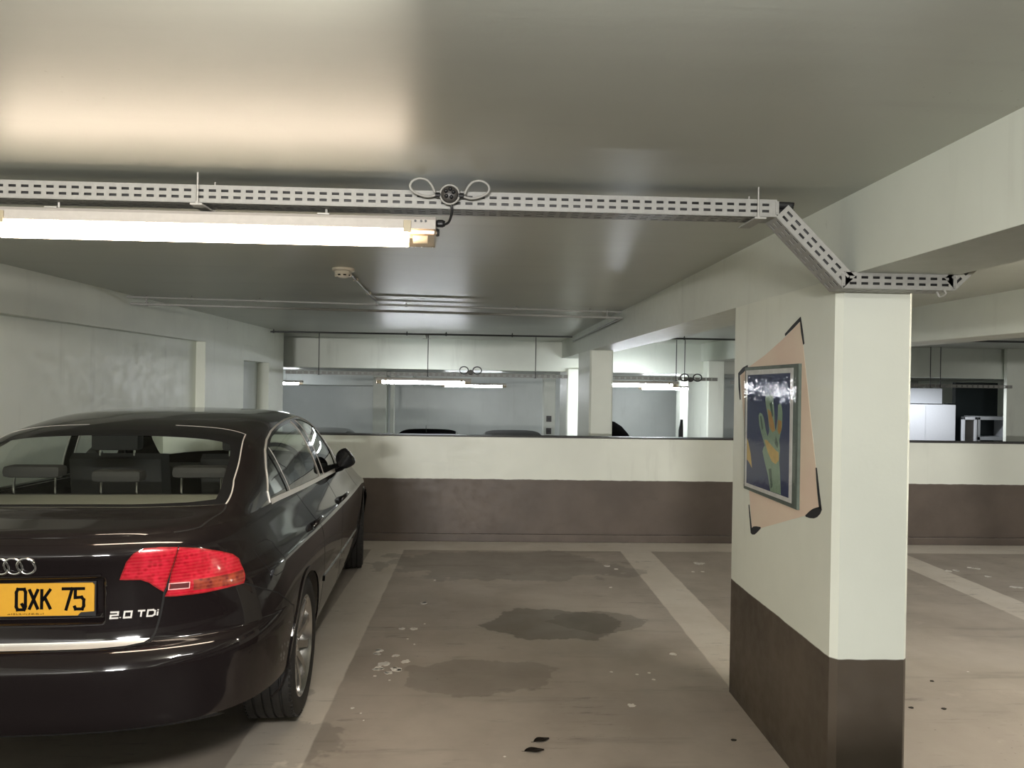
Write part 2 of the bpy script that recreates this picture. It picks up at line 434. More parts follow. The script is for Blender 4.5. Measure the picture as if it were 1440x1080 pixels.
# junction box with its two coiled cable tails
jb = thing('junction_box', 'round black junction box with coiled grey cable loops on the near tray', 'junction box', (-.124, 2.492, 2.206))
bm = B(); lathe(bm, [(0, -.036), (.018, -.036), (.026, -.030), (.029, -.012), (.029, 0), (0, 0)], 'y', 28); obj('box_body', bm, M['box_dark'], jb, 'auto')
bm = B(); tube(bm, [(.032*math.cos(a), -.018, .032*math.sin(a)) for a in [2*PI*k/32 for k in range(32)]], .0035, 8, closed=True); obj('lid_ring', bm, M['cable_grey'], jb, True)
bm = B()
for a in (.3, 1.4, 2.6, 3.9, 5.2): lathe(bm, [(0, -.044), (.005, -.042), (.007, -.036)], 'y', 10, (.014*math.cos(a), 0, .014*math.sin(a)))
obj('terminal_screws', bm, M['dark_plastic'], jb, True)
for s in (-1, 1):
    bm = B(); lathe(bm, [(.006, 0), (.009, 0), (.009, .016), (.006, .018)], 'x', 10, (s*.030-(.018 if s < 0 else 0), -.015, -.002)); obj('cable_gland', bm, M['dark_plastic'], jb)
    pts = [(s*.045, -.015, -.002), (s*.075, -.016, -.008), (s*.110, -.020, .000), (s*.131, -.024, .016), (s*.128, -.026, .036), (s*.105, -.026, .049), (s*.078, -.022, .046), (s*.060, -.018, .028), (s*.050, -.016, .006)]
    if s > 0: pts = [(p[0], p[1], p[2]-.003) for p in pts]
    bm = B(); tube(bm, smooth_path(pts, 8), .0042, 8); obj('cable_loop', bm, M['cable_grey'], jb, True)
bm = B(); tube(bm, smooth_path([(.004, -.015, -.028), (.008, -.012, -.048), (.006, .0, -.064), (-.004, .03, -.082), (-.018, .051, -.086)], 8), .0045, 8); obj('supply_cable', bm, M['cable_dark'], jb, True)

# far tube lights on the sunken level, and the trays they hang from
tube_light(-1.63, -.19, 11.2, 1.518, M['tube_far'], 'nearer of the two lit tube lights in the bay behind the parked car', hang=1.646)
tube_light(-.98, .53, 17.0, 1.435, M['tube_far'], 'farther, lower tube light behind the first far one, in the bay behind the parked car', hang=1.776)
tube_light(1.62, 3.00, 11.2, 1.528, M['tube_far_bright'], 'nearer lit tube light in the bright bay right of the second column', hang=1.641)
tube_light(3.62, 5.14, 17.0, 1.445, M['tube_far_bright'], 'farther, lower tube light in the bright bay, beside the white column', hang=1.776)
tube_light(-5.70, -4.15, 17.0, 1.43, M['tube_far'], 'small glowing light end beside the edge of the recessed wall, above the parked car roof', hang=1.776)
def far_tray(x0, x1, y, z, rods, label):
    t = thing('cable_tray', label, 'cable tray', (0, y, z))
    P3(tray_piece('tray_run', (x0, z), (x1, z), .05, y, .10, M['galv_pale'], t, pitch=.09, slot=.05, sh=.010), t)
    for r in rods:
        bm = B(); tube(bm, [(r, y-.012, ZC), (r, y-.012, z-.01)], .007, 6); box(bm, (r-.015, y-.03, z-.010), (r+.015, y+.12, z-.004), .001)
        P3(obj('hanger_rod', bm, M['pipe_dark'], t), t)
    return t
far_tray(-2.99, 1.285, 11.18, 1.645, (-2.49, -.85, .79), 'far slotted tray on thin rods before the cross beam, behind the parked car')
far_tray(1.66, 3.61, 11.18, 1.640, (2.96, 3.09), 'far slotted tray in the bright bay right of the second column')
far_tray(4.05, 8.75, 11.80, 1.600, (7.35, 7.52), 'far slotted tray on two thin rods above the white cabinet')
def far_box(x, y, z, label):
    t = thing('junction_box', label, 'junction box', (x, y, z))
    bm = B(); lathe(bm, [(0, -.05), (.035, -.045), (.04, 0), (0, 0)], 'y', 16); obj('box_body', bm, M['box_dark'], t, 'auto')
    for s in (-1, 1):
        bm = B(); tube(bm, [(s*.10+.065*math.cos(a), -.03, .03+.055*math.sin(a)) for a in [2*PI*k/20 for k in range(20)]], .010, 6, closed=True); obj('cable_loop', bm, M['pipe_dark'], t, True)
far_box(-.20, 11.16, 1.71, 'small dark junction box with loops on the far tray before the cross beam')
far_box(3.18, 11.16, 1.655, 'small junction box with loops on the far tray in the bright bay')

# ---------------------------------------------------------------- ceiling pipes and detectors
def pipe_run(name, pts, r, mat, label, clips=(), cat='pipe'):
    bm = B(); tube(bm, pts, r, 10)
    o = tag(obj(name, bm, mat, smooth='auto'), label, cat)
    for c in clips:
        b2 = B(); c = Vector(c)
        tube(b2, [(c.x, c.y, ZC), (c.x, c.y, c.z-.004)], r*.55, 6)
        lathe(b2, [(r*1.05, -.010), (r*1.55, -.010), (r*1.55, .010), (r*1.05, .010)], 'x', 10, c)
        obj('pipe_clip', b2, mat, o)
    return o
def lerp(a, b, t): return tuple(a[i]+(b[i]-a[i])*t for i in range(3))
a, b = (-2.99, 6.25, 2.238), (1.262, 6.72, 2.238)
pipe_run('ceiling_pipe', [a, b], .009, M['pipe'], 'upper thin grey pipe crossing the ceiling beyond the smoke detector', [lerp(a, b, t) for t in (.12, .25, .48, .54, .77, .93)])
a, b = (-2.985, 6.30, 2.185), (1.250, 6.70, 2.183)
pts = [a, b]+smooth_path([(1.262, 6.70, 2.183), (1.268, 6.72, 2.181), (1.262, 6.80, 2.18)], 4)+[(1.25, 10.30, 2.165)]
pipe_run('ceiling_pipe', pts, .011, M['pipe'], 'lower grey pipe below its twin, turning back along the long beam', [lerp(a, b, t) for t in (.03, .97)])
a, b = (-2.99, 10.38, 2.225), (1.24, 10.30, 2.225)
pipe_run('ceiling_pipe', [a, b], .013, M['pipe_dark'], 'dark ceiling pipe with a sprinkler head, in front of the far cross beam', [lerp(a, b, t) for t in (.01, .45, .58, .8)])
a, b = (1.66, 10.25, 2.225), (3.60, 10.25, 2.225)
pipe_run('ceiling_pipe', [a, b], .013, M['pipe_dark'], 'short dark ceiling pipe in the bright bay beside the second column', [lerp(a, b, t) for t in (.6,)])
a, b = (3.99, 9.6, 2.225), (11.5, 9.6, 2.225)
pipe_run('ceiling_pipe', [a, b], .013, M['pipe_dark'], 'dark ceiling pipe above the white cabinet, beyond the near column', [lerp(a, b, t) for t in (.5,)])
sp_ = thing('sprinkler', 'small sprinkler head hanging from the dark far ceiling pipe', 'sprinkler', (-.81, 10.34, 2.212))
bm = B(); lathe(bm, [(0, 0), (.018, 0), (.018, -.02), (.010, -.024), (.010, -.045), (0, -.045)], 'z', 12); obj('sprinkler_body', bm, M['galv'], sp_)
bm = B(); lathe(bm, [(0, -.045), (.06, -.047), (.06, -.052), (0, -.054)], 'z', 16); obj('deflector', bm, M['galv'], sp_)
sd = thing('smoke_detector', 'round cream smoke detector on the ceiling beyond the end of the large tube light', 'smoke detector', (-.878, 4.57, ZC))
bm = B(); lathe(bm, [(0, 0), (.068, 0), (.068, -.014), (.060, -.020), (0, -.020)], 'z', 32); obj('base', bm, M['white_plastic'], sd, 'auto')
bm = B(); lathe(bm, [(.052, -.020), (.050, -.034), (.040, -.046), (.028, -.056), (.012, -.060), (0, -.060)], 'z', 32)
for k in range(8):
    a = 2*PI*k/8; c, s = math.cos(a), math.sin(a)
    rot = Matrix.Rotation(a, 4, 'Z'); box(bm, (.028, -.004, -.050), (.052, .004, -.034), .001, rot=rot)
obj('sensor_head', bm, M['white_plastic'], sd, 'auto')
bm = B()
for k in range(8):
    rot = Matrix.Rotation(2*PI*(k+.5)/8, 4, 'Z'); box(bm, (.030, -.008, -.046), (.0455, .008, -.0385), 0, rot=rot)
obj('vent_slots', bm, M['dark_plastic'], sd)
a, b = (-.86, 4.63, 2.254), (-.93, 6.42, 2.243)
o = pipe_run('conduit', [a, lerp(a, b, .5), b], .008, M['pipe'], 'thin conduit running on the ceiling from the smoke detector to the pipes', [])
for t in (.2, .62):
    c = lerp(a, b, t); bm = B(); box(bm, (c[0]-.018, c[1]-.012, c[2]-.010), (c[0]+.018, c[1]+.012, ZC), .002); obj('conduit_clip', bm, M['white_plastic'], o)
for x, y, lab in ((4.2, 8.9, 'small black fixing on the side of the ceiling beam beyond the near column'),):
    bm = B(); lathe(bm, [(0, 0), (.035, 0), (.035, .03), (.02, .045), (0, .045)], 'x', 14, (3.575, 6.2, 2.17)); tag(obj('beam_fixing', bm, M['dark_plastic']), lab, 'fixing')

# ---------------------------------------------------------------- poster and painted patch on the near column
MC = {k: simple(k, c, .6, 0, .25, 30) for k, c in dict(navy=(.022,.036,.115), hand_green=(.24,.36,.25), ochre=(.46,.26,.06), yellow=(.60,.43,.12),
      mat_white=(.72,.73,.72), frame_green=(.10,.13,.11), mark_black=(.012,.012,.014), hand_shade=(.07,.13,.09)).items()}
def peach_mat():
    N = NT('peach_wash'); f = N.noise(4, 4)
    return N.bsdf(N.mix(N.ramp(f, .3, .7), (.74,.585,.47), (.75,.63,.50)), .6)
MC['peach'] = peach_mat()
def plate(bm, pts, x0, th, mi=0):
    """polygon given as (y, z) on the column face, its surface th proud of x0 towards -x"""
    A = [bm.verts.new((x0, y, z)) for y, z in pts]; Bv = [bm.verts.new((x0-th, y, z)) for y, z in pts]
    fs = [bm.faces.new(A), bm.faces.new(Bv[::-1])]
    n = len(pts)
    for i in range(n): fs.append(bm.faces.new((A[i], Bv[i], Bv[(i+1) % n], A[(i+1) % n])))
    for f in fs: f.material_index = mi
wp = thing('wall_painting', 'tilted peach painted patch with black corner strokes, around the poster on the near column', 'wall painting', (XR, 3.2, 1.37))
bm = B(); plate(bm, [(2.952,1.842),(2.919,1.756),(2.743,1.113),(2.846,1.072),(3.44,.889),(3.636,1.629),(3.548,1.663),(3.314,1.721),(3.088,1.792)], XR+.002, .0026)
P3(obj('peach_patch', bm, MC['peach'], wp), wp)
def stroke(pts, ws):
    """flat brush stroke with varying width on the column face"""
    L = [Vector((0, p[0], p[1])) for p in pts]; bm = B(); A = []; Bb = []
    for i, p in enumerate(L):
        t = (L[min(i+1, len(L)-1)]-L[max(i-1, 0)]).normalized(); nrm = Vector((0, -t.z, t.y))
        A.append(p+nrm*ws[i]/2); Bb.append(p-nrm*ws[i]/2)
    poly = [(v.y, v.z) for v in A]+[(v.y, v.z) for v in reversed(Bb)]
    plate(bm, poly, XR+.0005, .0022); P3(obj('corner_stroke', bm, MC['mark_black'], wp), wp)
stroke([(3.095,1.799),(3.02,1.827),(2.946,1.855),(2.930,1.805),(2.910,1.750)], [.010,.016,.018,.016,.010])
stroke([(3.535,1.672),(3.60,1.655),(3.655,1.635),(3.646,1.57),(3.632,1.508)], [.016,.026,.024,.022,.010])
stroke([(2.781,1.266),(2.770,1.22),(2.757,1.17),(2.740,1.115)], [.008,.014,.017,.020])
stroke([(2.732,1.118),(2.75,1.106),(2.775,1.094),(2.80,1.085),(2.83,1.075),(2.866,1.064)], [.012,.028,.036,.036,.026,.006])
stroke([(3.487,1.004),(3.476,.97),(3.463,.93),(3.449,.885)], [.007,.012,.015,.018])
stroke([(3.457,.880),(3.44,.885),(3.415,.894),(3.385,.905),(3.334,.924)], [.012,.030,.038,.030,.006])
ps = thing('framed_poster', 'framed poster of a green and ochre hand on dark blue, on the near column', 'poster', (XR, 3.23, 1.37))
bm = B(); plate(bm, [(3.533,1.668),(2.925,1.672),(2.922,1.078),(3.527,1.078)], XR-.0012, .012)
P3(obj('backing_board', bm, MC['frame_green'], ps), ps)
bm = B(); X = XR-.0132
plate(bm, [(3.519,1.652),(2.975,1.656),(2.972,1.096),(3.512,1.092)], X, .0010, 1)
plate(bm, [(3.494,1.630),(3.003,1.635),(3.000,1.114),(3.488,1.110)], X-.0010, .0008, 0)
X2 = X-.0018
plate(bm, [(3.191,1.114),(3.077,1.116),(3.091,1.213),(3.1,1.26),(3.095,1.309),(3.104,1.347),(3.076,1.406),(3.074,1.464),(3.087,1.497),(3.106,1.505),(3.122,1.494),(3.124,1.442),(3.141,1.383),(3.151,1.397),(3.164,1.469),(3.177,1.528),(3.202,1.54),(3.214,1.53),(3.227,1.539),(3.253,1.537),(3.268,1.524),(3.256,1.486),(3.23,1.437),(3.215,1.378),(3.232,1.351),(3.251,1.375),(3.282,1.434),(3.302,1.451),(3.329,1.455),(3.344,1.441),(3.334,1.4),(3.303,1.356),(3.264,1.308),(3.278,1.30),(3.29,1.28),(3.26,1.233),(3.219,1.177)], X2, .0005, 2)
X3 = X2-.0005
plate(bm, [(3.27,1.335),(3.239,1.336),(3.2,1.322),(3.138,1.300),(3.108,1.293),(3.104,1.26),(3.135,1.239),(3.179,1.247),(3.224,1.282)], X3, .0004, 3)
plate(bm, [(3.237,1.477),(3.195,1.462),(3.166,1.42),(3.150,1.385),(3.177,1.375),(3.213,1.398)], X3, .0004, 4)
plate(bm, [(3.117,1.433),(3.080,1.43),(3.082,1.39),(3.104,1.37),(3.124,1.390)], X3, .0004, 4)
plate(bm, [(3.215,1.50),(3.190,1.51),(3.172,1.45),(3.185,1.44)], X3, .0004, 5)
plate(bm, [(3.215,1.21),(3.185,1.215),(3.165,1.14),(3.185,1.125)], X3, .0004, 5)
plate(bm, [(3.325,1.44),(3.310,1.44),(3.285,1.385),(3.300,1.375)], X3, .0004, 5)
plate(bm, [(3.140,1.36),(3.150,1.33),(3.120,1.31),(3.112,1.33)], X3, .0004, 5)
plate(bm, [(3.487,1.326),(3.469,1.306),(3.437,1.256),(3.417,1.189),(3.452,1.211),(3.486,1.224)], X2, .0005, 3)
P3(obj('hand_print', bm, [MC['navy'], MC['mat_white'], MC['hand_green'], MC['yellow'], MC['ochre'], MC['hand_shade']], ps), ps)
def cover_mat():
    N = NT('clear_wavy_cover')
    h = N.noise(24, 3, .6)
    bp = N.n('ShaderNodeBump', {'Height': h, 'Strength': .22, 'Distance': .004})
    t = N.n('ShaderNodeBsdfTransparent', {'Color': (.97,.97,.97,1)})
    g = N.n('ShaderNodeBsdfGlossy', {'Color': (1,1,1,1), 'Roughness': .03}); N.t.links.new(bp.outputs[0], g.inputs['Normal'])
    m = N.n('ShaderNodeMixShader', {0: N.math('MULTIPLY', N.schlick(), .75), 1: t.outputs[0], 2: g.outputs[0]})
    N.t.links.new(m.outputs[0], N.out.inputs[0]); return N.m
bm = B(); v = [bm.verts.new((XR-.019, y, z)) for y, z in ((3.527,1.664),(2.931,1.668),(2.928,1.083),(3.521,1.083))]; bm.faces.new(v)
bmesh.ops.solidify(bm, geom=bm.faces[:], thickness=.002)
P3(obj('clear_cover', bm, cover_mat(), ps), ps)

# ---------------------------------------------------------------- marks and litter on the floor
M['fleck'] = simple('dried_white_fleck', (.86,.83,.78), .7, 0, .1, 60)
spots = [(-0.492,4.668,.023),(-0.419,4.663,.027),(-0.356,4.761,.008),(-0.438,4.483,.007),(-0.388,4.391,.008),(-0.581,4.292,.028),(-0.592,4.245,.024),(-0.476,4.213,.021),(-0.414,4.123,.027),(-0.527,4.088,.034),(-0.551,4.024,.034),(-0.452,4.011,.036),(-0.486,3.962,.026),(-0.553,3.921,.01),(-0.469,3.866,.008),(-0.604,3.537,.01),(-0.555,3.482,.006),(-0.53,3.408,.006),(1.13,4.243,.024),(0.751,3.559,.022),(0.724,3.976,.010),(0.859,3.943,.010),(0.929,3.964,.010),(0.933,3.875,.012),(1.09,6.284,.030),(1.151,6.184,.02),(1.924,6.389,.045),(1.79,6.11,.015),(1.875,6.112,.015),(1.007,5.626,.014),(-0.361,5.804,.01),(0.114,3.077,.006),(-.40,5.21,.03),(2.728,3.982,.008),(4.049,6.19,.03),(4.131,6.208,.03),(4.327,6.31,.03),(4.369,6.278,.03),(4.277,6.015,.03),(4.273,5.697,.035),(4.302,5.684,.03)]
bm = B()
for cx_, cy_, r in spots:
    for q in range(3 if r > .012 else 1):
        ox, oy = (random.uniform(-1, 1)*r*.8, random.uniform(-1, 1)*r*.8) if q else (0, 0)
        rr = r*(1 if q == 0 else random.uniform(.3, .6)); n = 14
        pts = [(cx_+ox+rr*math.cos(2*PI*k/n)*random.uniform(.6, 1.1), cy_+oy+rr*math.sin(2*PI*k/n)*random.uniform(.55, 1.0)) for k in range(n)]
        prism(bm, pts, .0016, 'xy', .0)
tag(obj('dried_spatter', bm, M['fleck']), 'dried white flecks scattered over the floor of the empty bay', 'spatter', kind='stuff')
M['leaf'] = simple('dead_leaf', (.035,.025,.018), .6, 0, .3, 60)
for (x, y, ang, L, lab) in ((.280, 3.212, .35, .075, 'dead dark leaf on the bay floor, farther of the two'), (.242, 3.121, .08, .085, 'dead dark leaf on the bay floor, nearer and longer of the two')):
    bm = B(); n = 9; up = []; dn = []; md = []
    for i in range(n):
        t = i/(n-1); w = .020*math.sin(PI*min(1, t*1.02))**.8*(1-.3*t)+.0006
        z = .004+.003*math.sin(PI*t)+.002*math.sin(7*t)
        md.append(bm.verts.new((t*L-L/2, 0, z-.004))); up.append(bm.verts.new((t*L-L/2, w, z+.003))); dn.append(bm.verts.new((t*L-L/2, -w, z+.002)))
    for i in range(n-1):
        bm.faces.new((md[i], md[i+1], up[i+1], up[i])); bm.faces.new((dn[i], dn[i+1], md[i+1], md[i]))
    bmesh.ops.solidify(bm, geom=bm.faces[:], thickness=.0008)
    o = tag(obj('dead_leaf', bm, M['leaf'], smooth=True), lab, 'leaf'); o.location = (x, y, 0); o.rotation_euler = (0, 0, ang)
    bm = B(); tube(bm, [(-L/2, 0, .002), (-L/2-.012, .002, .003)], .0008, 5); obj('stalk', bm, M['leaf'], o)
M['chip'] = simple('dark_chip', (.03,.025,.02), .7)
for i, (x, y) in enumerate(((2.441,3.854),(2.135,3.532),(2.292,3.519),(1.138,3.211))):
    bm = B(); pts = [(.012*math.cos(2*PI*k/7)*random.uniform(.7, 1.2), .009*math.sin(2*PI*k/7)*random.uniform(.7, 1.2)) for k in range(7)]
    prism(bm, pts, .004, 'xy', 0)
    o = tag(obj('debris_chip', bm, M['chip']), 'tiny dark chip of debris on the floor near the foot of the near column', 'debris', 'debris chips on the floor'); o.location = (x, y, 0)
# ---------------------------------------------------------------- car surface functions (metres, rear axle at y=0)
def pchip(tab):
    xs = [t[0] for t in tab]; ys = [t[1] for t in tab]; n = len(xs)
    h = [xs[i+1]-xs[i] for i in range(n-1)]; d = [(ys[i+1]-ys[i])/h[i] for i in range(n-1)]
    m = [0.0]*n; m[0] = d[0]; m[-1] = d[-1]
    for i in range(1, n-1):
        if d[i-1]*d[i] > 0:
            w1 = 2*h[i]+h[i-1]; w2 = h[i]+2*h[i-1]
            m[i] = (w1+w2)/(w1/d[i-1]+w2/d[i])
    def f(x):
        if x <= xs[0]: return ys[0]
        if x >= xs[-1]: return ys[-1]
        i = bisect.bisect_right(xs, x)-1
        t = (x-xs[i])/h[i]; t2 = t*t; t3 = t2*t
        return (2*t3-3*t2+1)*ys[i]+(t3-2*t2+t)*h[i]*m[i]+(-2*t3+3*t2)*ys[i+1]+(t3-t2)*h[i]*m[i+1]
    return f
def sstep(a, b, x):
    t = min(1.0, max(0.0, (x-a)/(b-a))); return t*t*(3-2*t)
F_W = pchip([(.20,.78),(.25,.83),(.33,.858),(.45,.872),(.60,.882),(.72,.884),(.795,.880),(.815,.872),(.835,.856),(.90,.822),(.95,.796),(.985,.775),(1.0,.762)])
F_YR = pchip([(.20,-.55),(.27,-.74),(.32,-.90),(.345,-.948),(.45,-.965),(.555,-.975),(.575,-.970),(.60,-.955),(.622,-.925),(.632,-.897),(.645,-.892),(.70,-.885),(.80,-.888),(.90,-.907),(.930,-.920),(.950,-.923),(.966,-.917),(.980,-.905),(.991,-.889),(1.0,-.868)])
F_YF = pchip([(.20,3.38),(.30,3.46),(.50,3.50),(.70,3.48),(.85,3.42),(1.0,3.30)])
F_ZB = pchip([(-.95,1.0),(-.5,1.003),(-.12,1.0),(.3,.985),(1.2,.95),(1.9,.915),(2.4,.885),(3.0,.83),(3.5,.72)])
YA, YB = -.28, 2.75
def lower(u, w):
    """outer skin below the belt, right half: u 0 tail centre .. 1 nose centre, w nominal height .2 .. 1"""
    W = F_W(w); c = .02+.10*sstep(.55, 1.0, w)
    if u < .4:
        th = (u/.4)*math.pi/2; n = 3.1
        L = YA-F_YR(w)
        s = math.sin(th); co = max(0.0, math.cos(th))
        x = W*s**(2/n*1.0) if s > 0 else 0.0
        y = YA-L*co**(2/n)
    elif u < .75:
        y = YA+(YB-YA)*(u-.4)/.35; x = W
    else:
        th = (1-u)/.25*math.pi/2; n = 2.4; L = F_YF(w)-YB
        s = max(0.0, math.sin(th)); co = max(0.0, math.cos(th))
        x = W*s**(2/n); y = YB+L*co**(2/n)
    x *= 1-c*min(1.0, ((y-1.4)/2)**2)
    zb = F_ZB(y)
    z = w if w < .55 else .55+(w-.55)*(zb-.55)/.45
    if u < .4:                                    # number plate recess in the boot lid
        r = sstep(.312, .290, x)*sstep(.695, .715, w)*sstep(.868, .855, w)
        y += .03*r
    return (x, y, z)
ST = [  # y, then (x, z) of five control points above the belt edge
 (-.95, (.95,1.003),(.88,1.006),(.78,1.008),(.40,1.010),(0,1.010)),
 (-.70, (.95,1.014),(.88,1.024),(.78,1.030),(.40,1.034),(0,1.034)),
 (-.52, (.97,1.018),(.94,1.036),(.86,1.045),(.45,1.052),(0,1.054)),
 (-.44, (.98,1.028),(.955,1.060),(.875,1.082),(.46,1.092),(0,1.096)),
 (-.20, (.985,1.045),(.95,1.105),(.84,1.195),(.46,1.213),(0,1.218)),
 (.05, (.98,1.06),(.905,1.20),(.80,1.305),(.45,1.322),(0,1.326)),
 (.30, (.98,1.06),(.89,1.22),(.785,1.352),(.44,1.366),(0,1.368)),
 (.60, (.98,1.05),(.885,1.23),(.775,1.378),(.43,1.389),(0,1.390)),
 (1.0, (.98,1.04),(.885,1.23),(.765,1.382),(.42,1.392),(0,1.393)),
 (1.4, (.985,1.02),(.89,1.20),(.765,1.358),(.42,1.370),(0,1.372)),
 (1.7, (.985,1.00),(.90,1.13),(.775,1.285),(.43,1.318),(0,1.325)),
 (2.0, (.985,.96),(.92,1.04),(.81,1.135),(.45,1.195),(0,1.205)),
 (2.35,(.985,.915),(.94,.94),(.84,.97),(.45,1.01),(0,1.02)),
 (2.7, (.97,.885),(.92,.905),(.80,.93),(.45,.95),(0,.955)),
 (3.1, (.95,.84),(.90,.86),(.78,.88),(.42,.90),(0,.905)),
 (3.5, (.95,.725),(.88,.735),(.75,.75),(.40,.76),(0,.765))]
F_ST = [[pchip([(s[0], s[k][j]) for s in ST]) for j in (0, 1)] for k in range(1, 6)]
KN = [0,0,0,0,1/3,2/3,1,1,1,1]
def bspl(P, t):
    t = min(max(t, 0.0), .999999)
    k = 3 if t < 1/3 else (4 if t < 2/3 else 5)
    d = [list(P[k-3+j]) for j in range(4)]
    for r in range(1, 4):
        for j in range(3, r-1, -1):
            i = k-3+j; den = KN[i+4-r]-KN[i]
            a = (t-KN[i])/den if den else 0.0
            d[j] = [d[j-1][q]*(1-a)+d[j][q]*a for q in (0, 1)]
    return d[3]
_top = None
def belt_x(y):
    """half width of the belt edge (top of the lower skin) at y"""
    global _top
    if _top is None:
        L = [lower(i/800, 1.0) for i in range(801)]
        _top = ([p[1] for p in L], [p[0] for p in L])
    ys, xs = _top
    if y <= ys[0]: return 0.0
    if y >= ys[-1]: return 0.0
    i = bisect.bisect_right(ys, y)-1
    t = (y-ys[i])/max(1e-9, ys[i+1]-ys[i]); return xs[i]*(1-t)+xs[i+1]*t
def upper(y, v):
    xb = belt_x(y); zb = F_ZB(y)
    P = [(xb, zb)]+[(F_ST[k][0](y)*xb, F_ST[k][1](y)) for k in range(5)]
    k = min(1.0, xb/.45); k = k*k*(3-2*k)
    P = [(x, zb+(z-zb)*k) for x, z in P]
    q = bspl(P, v); return (q[0], y, q[1])
def v_at_z(y, z):
    a, b = 0.0, .62
    for _ in range(40):
        m = (a+b)/2
        if upper(y, m)[2] < z: a = m
        else: b = m
    return (a+b)/2
def v_at_x(y, x):
    a, b = 0.0, 1.0
    for _ in range(40):
        m = (a+b)/2
        if upper(y, m)[0] > x: a = m
        else: b = m
    return (a+b)/2
def u_at_x(x, w):
    a, b = 0.0, .4
    for _ in range(40):
        m = (a+b)/2
        if lower(m, w)[0] < x: a = m
        else: b = m
    return (a+b)/2
def u_at_y(y, w):
    a, b = .0, 1.0
    for _ in range(40):
        m = (a+b)/2
        if lower(m, w)[1] < y: a = m
        else: b = m
    return (a+b)/2
def w_at_z(u, z):
    a, b = .2, 1.0
    for _ in range(40):
        m = (a+b)/2
        if lower(u, m)[2] < z: a = m
        else: b = m
    return (a+b)/2

# ---------------------------------------------------------------- skin cutting in parameter space
def nrm(f, a, b, ha=1e-3, hb=1e-3):
    p = f(a, b)
    A0 = Vector(f(a-ha, b)); A1 = Vector(f(a+ha, b)); B0 = Vector(f(a, b-hb)); B1 = Vector(f(a, b+hb))
    n = (A1-A0).cross(B1-B0)
    return n.normalized() if n.length > 1e-12 else Vector((0, 0, 1))
def f_low(u, w): return lower(min(max(u, 0.0), 1.0), min(max(w, .2), 1.0))
def f_up(y, v): return upper(min(max(y, YMIN), YMAX), min(max(v, 0.0), 1.0))
YMIN = lower(0, 1.0)[1]+1e-4; YMAX = lower(1, 1.0)[1]-1e-4
def inside(poly, x, y):
    c = False; n = len(poly); j = n-1
    for i in range(n):
        xi, yi = poly[i]; xj, yj = poly[j]
        if (yi > y) != (yj > y) and x < (xj-xi)*(y-yi)/(yj-yi)+xi: c = not c
        j = i
    return c
def cut_grid(us, vs, polys):
    """flat grid in parameter space, cut along every polygon outline"""
    bm = B()
    V = [[bm.verts.new((u, v, 0)) for v in vs] for u in us]
    for i in range(len(us)-1):
        for j in range(len(vs)-1): bm.faces.new((V[i][j], V[i+1][j], V[i+1][j+1], V[i][j+1]))
    for poly in polys:
        n = len(poly)
        for i in range(n):
            a = Vector((*poly[i], 0)); b = Vector((*poly[(i+1) % n], 0)); d = b-a
            if d.length < 1e-6: continue
            lo = (min(a.x, b.x)-1e-6, min(a.y, b.y)-1e-6); hi = (max(a.x, b.x)+1e-6, max(a.y, b.y)+1e-6)
            fs = []
            for f in bm.faces:
                xs = [v.co.x for v in f.verts]; ys = [v.co.y for v in f.verts]
                if max(xs) >= lo[0] and min(xs) <= hi[0] and max(ys) >= lo[1] and min(ys) <= hi[1]: fs.append(f)
            if not fs: continue
            g = list({v for f in fs for v in f.verts})+list({e for f in fs for e in f.edges})+fs
            bmesh.ops.bisect_plane(bm, geom=g, plane_co=a, plane_no=Vector((-d.y, d.x, 0)).normalized(), dist=1e-7)
    return bm
class Shell:
    """collects skin faces by panel, on both halves of the car"""
    def __init__(s): s.d = {}
    def add(s, key, quad_pts, nrms):
        s.d.setdefault(key, []).append((quad_pts, nrms))
def skin(shell, f, us, vs, regions, sides=(1, -1), per_side=(), ha=1e-3, hb=1e-3, default='body_shell'):
    """regions: [(panel name or None, polygon)], first match wins"""
    bm = cut_grid(us, vs, [r[1] for r in regions])
    bmesh.ops.triangulate(bm, faces=[fc for fc in bm.faces if len(fc.verts) > 4])
    cache = {}
    for v in bm.verts:
        cache[v] = (Vector(f(v.co.x, v.co.y)), nrm(f, v.co.x, v.co.y, ha, hb))
    for fc in bm.faces:
        c = fc.calc_center_median(); key = default
        for k, poly in regions:
            if inside(poly, c.x, c.y): key = k; break
        if key is None: continue
        P = [cache[v][0] for v in fc.verts]; Nn = [cache[v][1] for v in fc.verts]
        for sd in sides:
            kk = (key, sd) if key in per_side else (key, 0)
            if sd == 1: shell.add(kk, P, Nn)
            else: shell.add(kk, [Vector((-p.x, p.y, p.z)) for p in P][::-1], [Vector((-q.x, q.y, q.z)) for q in Nn][::-1])
    bm.free()
def build_panel(name, faces, mat, parent, offset=0.0, label=None):
    vid = {}; vs = []; ns = []; fs = []
    for P, Nn in faces:
        ids = []
        for p, q in zip(P, Nn):
            k = (round(p.x, 5), round(p.y, 5), round(p.z, 5))
            if k not in vid:
                vid[k] = len(vs); vs.append(p+q*offset); ns.append(q)
            ids.append(vid[k])
        r = []
        for i in ids:
            if not r or r[-1] != i: r.append(i)
        if len(r) > 1 and r[0] == r[-1]: r.pop()
        if len(set(r)) >= 3 and len(set(r)) == len(r): fs.append(r)
    me = bpy.data.meshes.new(name); me.from_pydata([tuple(v) for v in vs], [], fs); me.update()
    me.materials.append(mat)
    for p in me.polygons: p.use_smooth = True
    me.normals_split_custom_set_from_vertices([tuple(n) for n in ns])
    o = link(bpy.data.objects.new(name, me), parent)
    if label: o['label'] = label
    return o
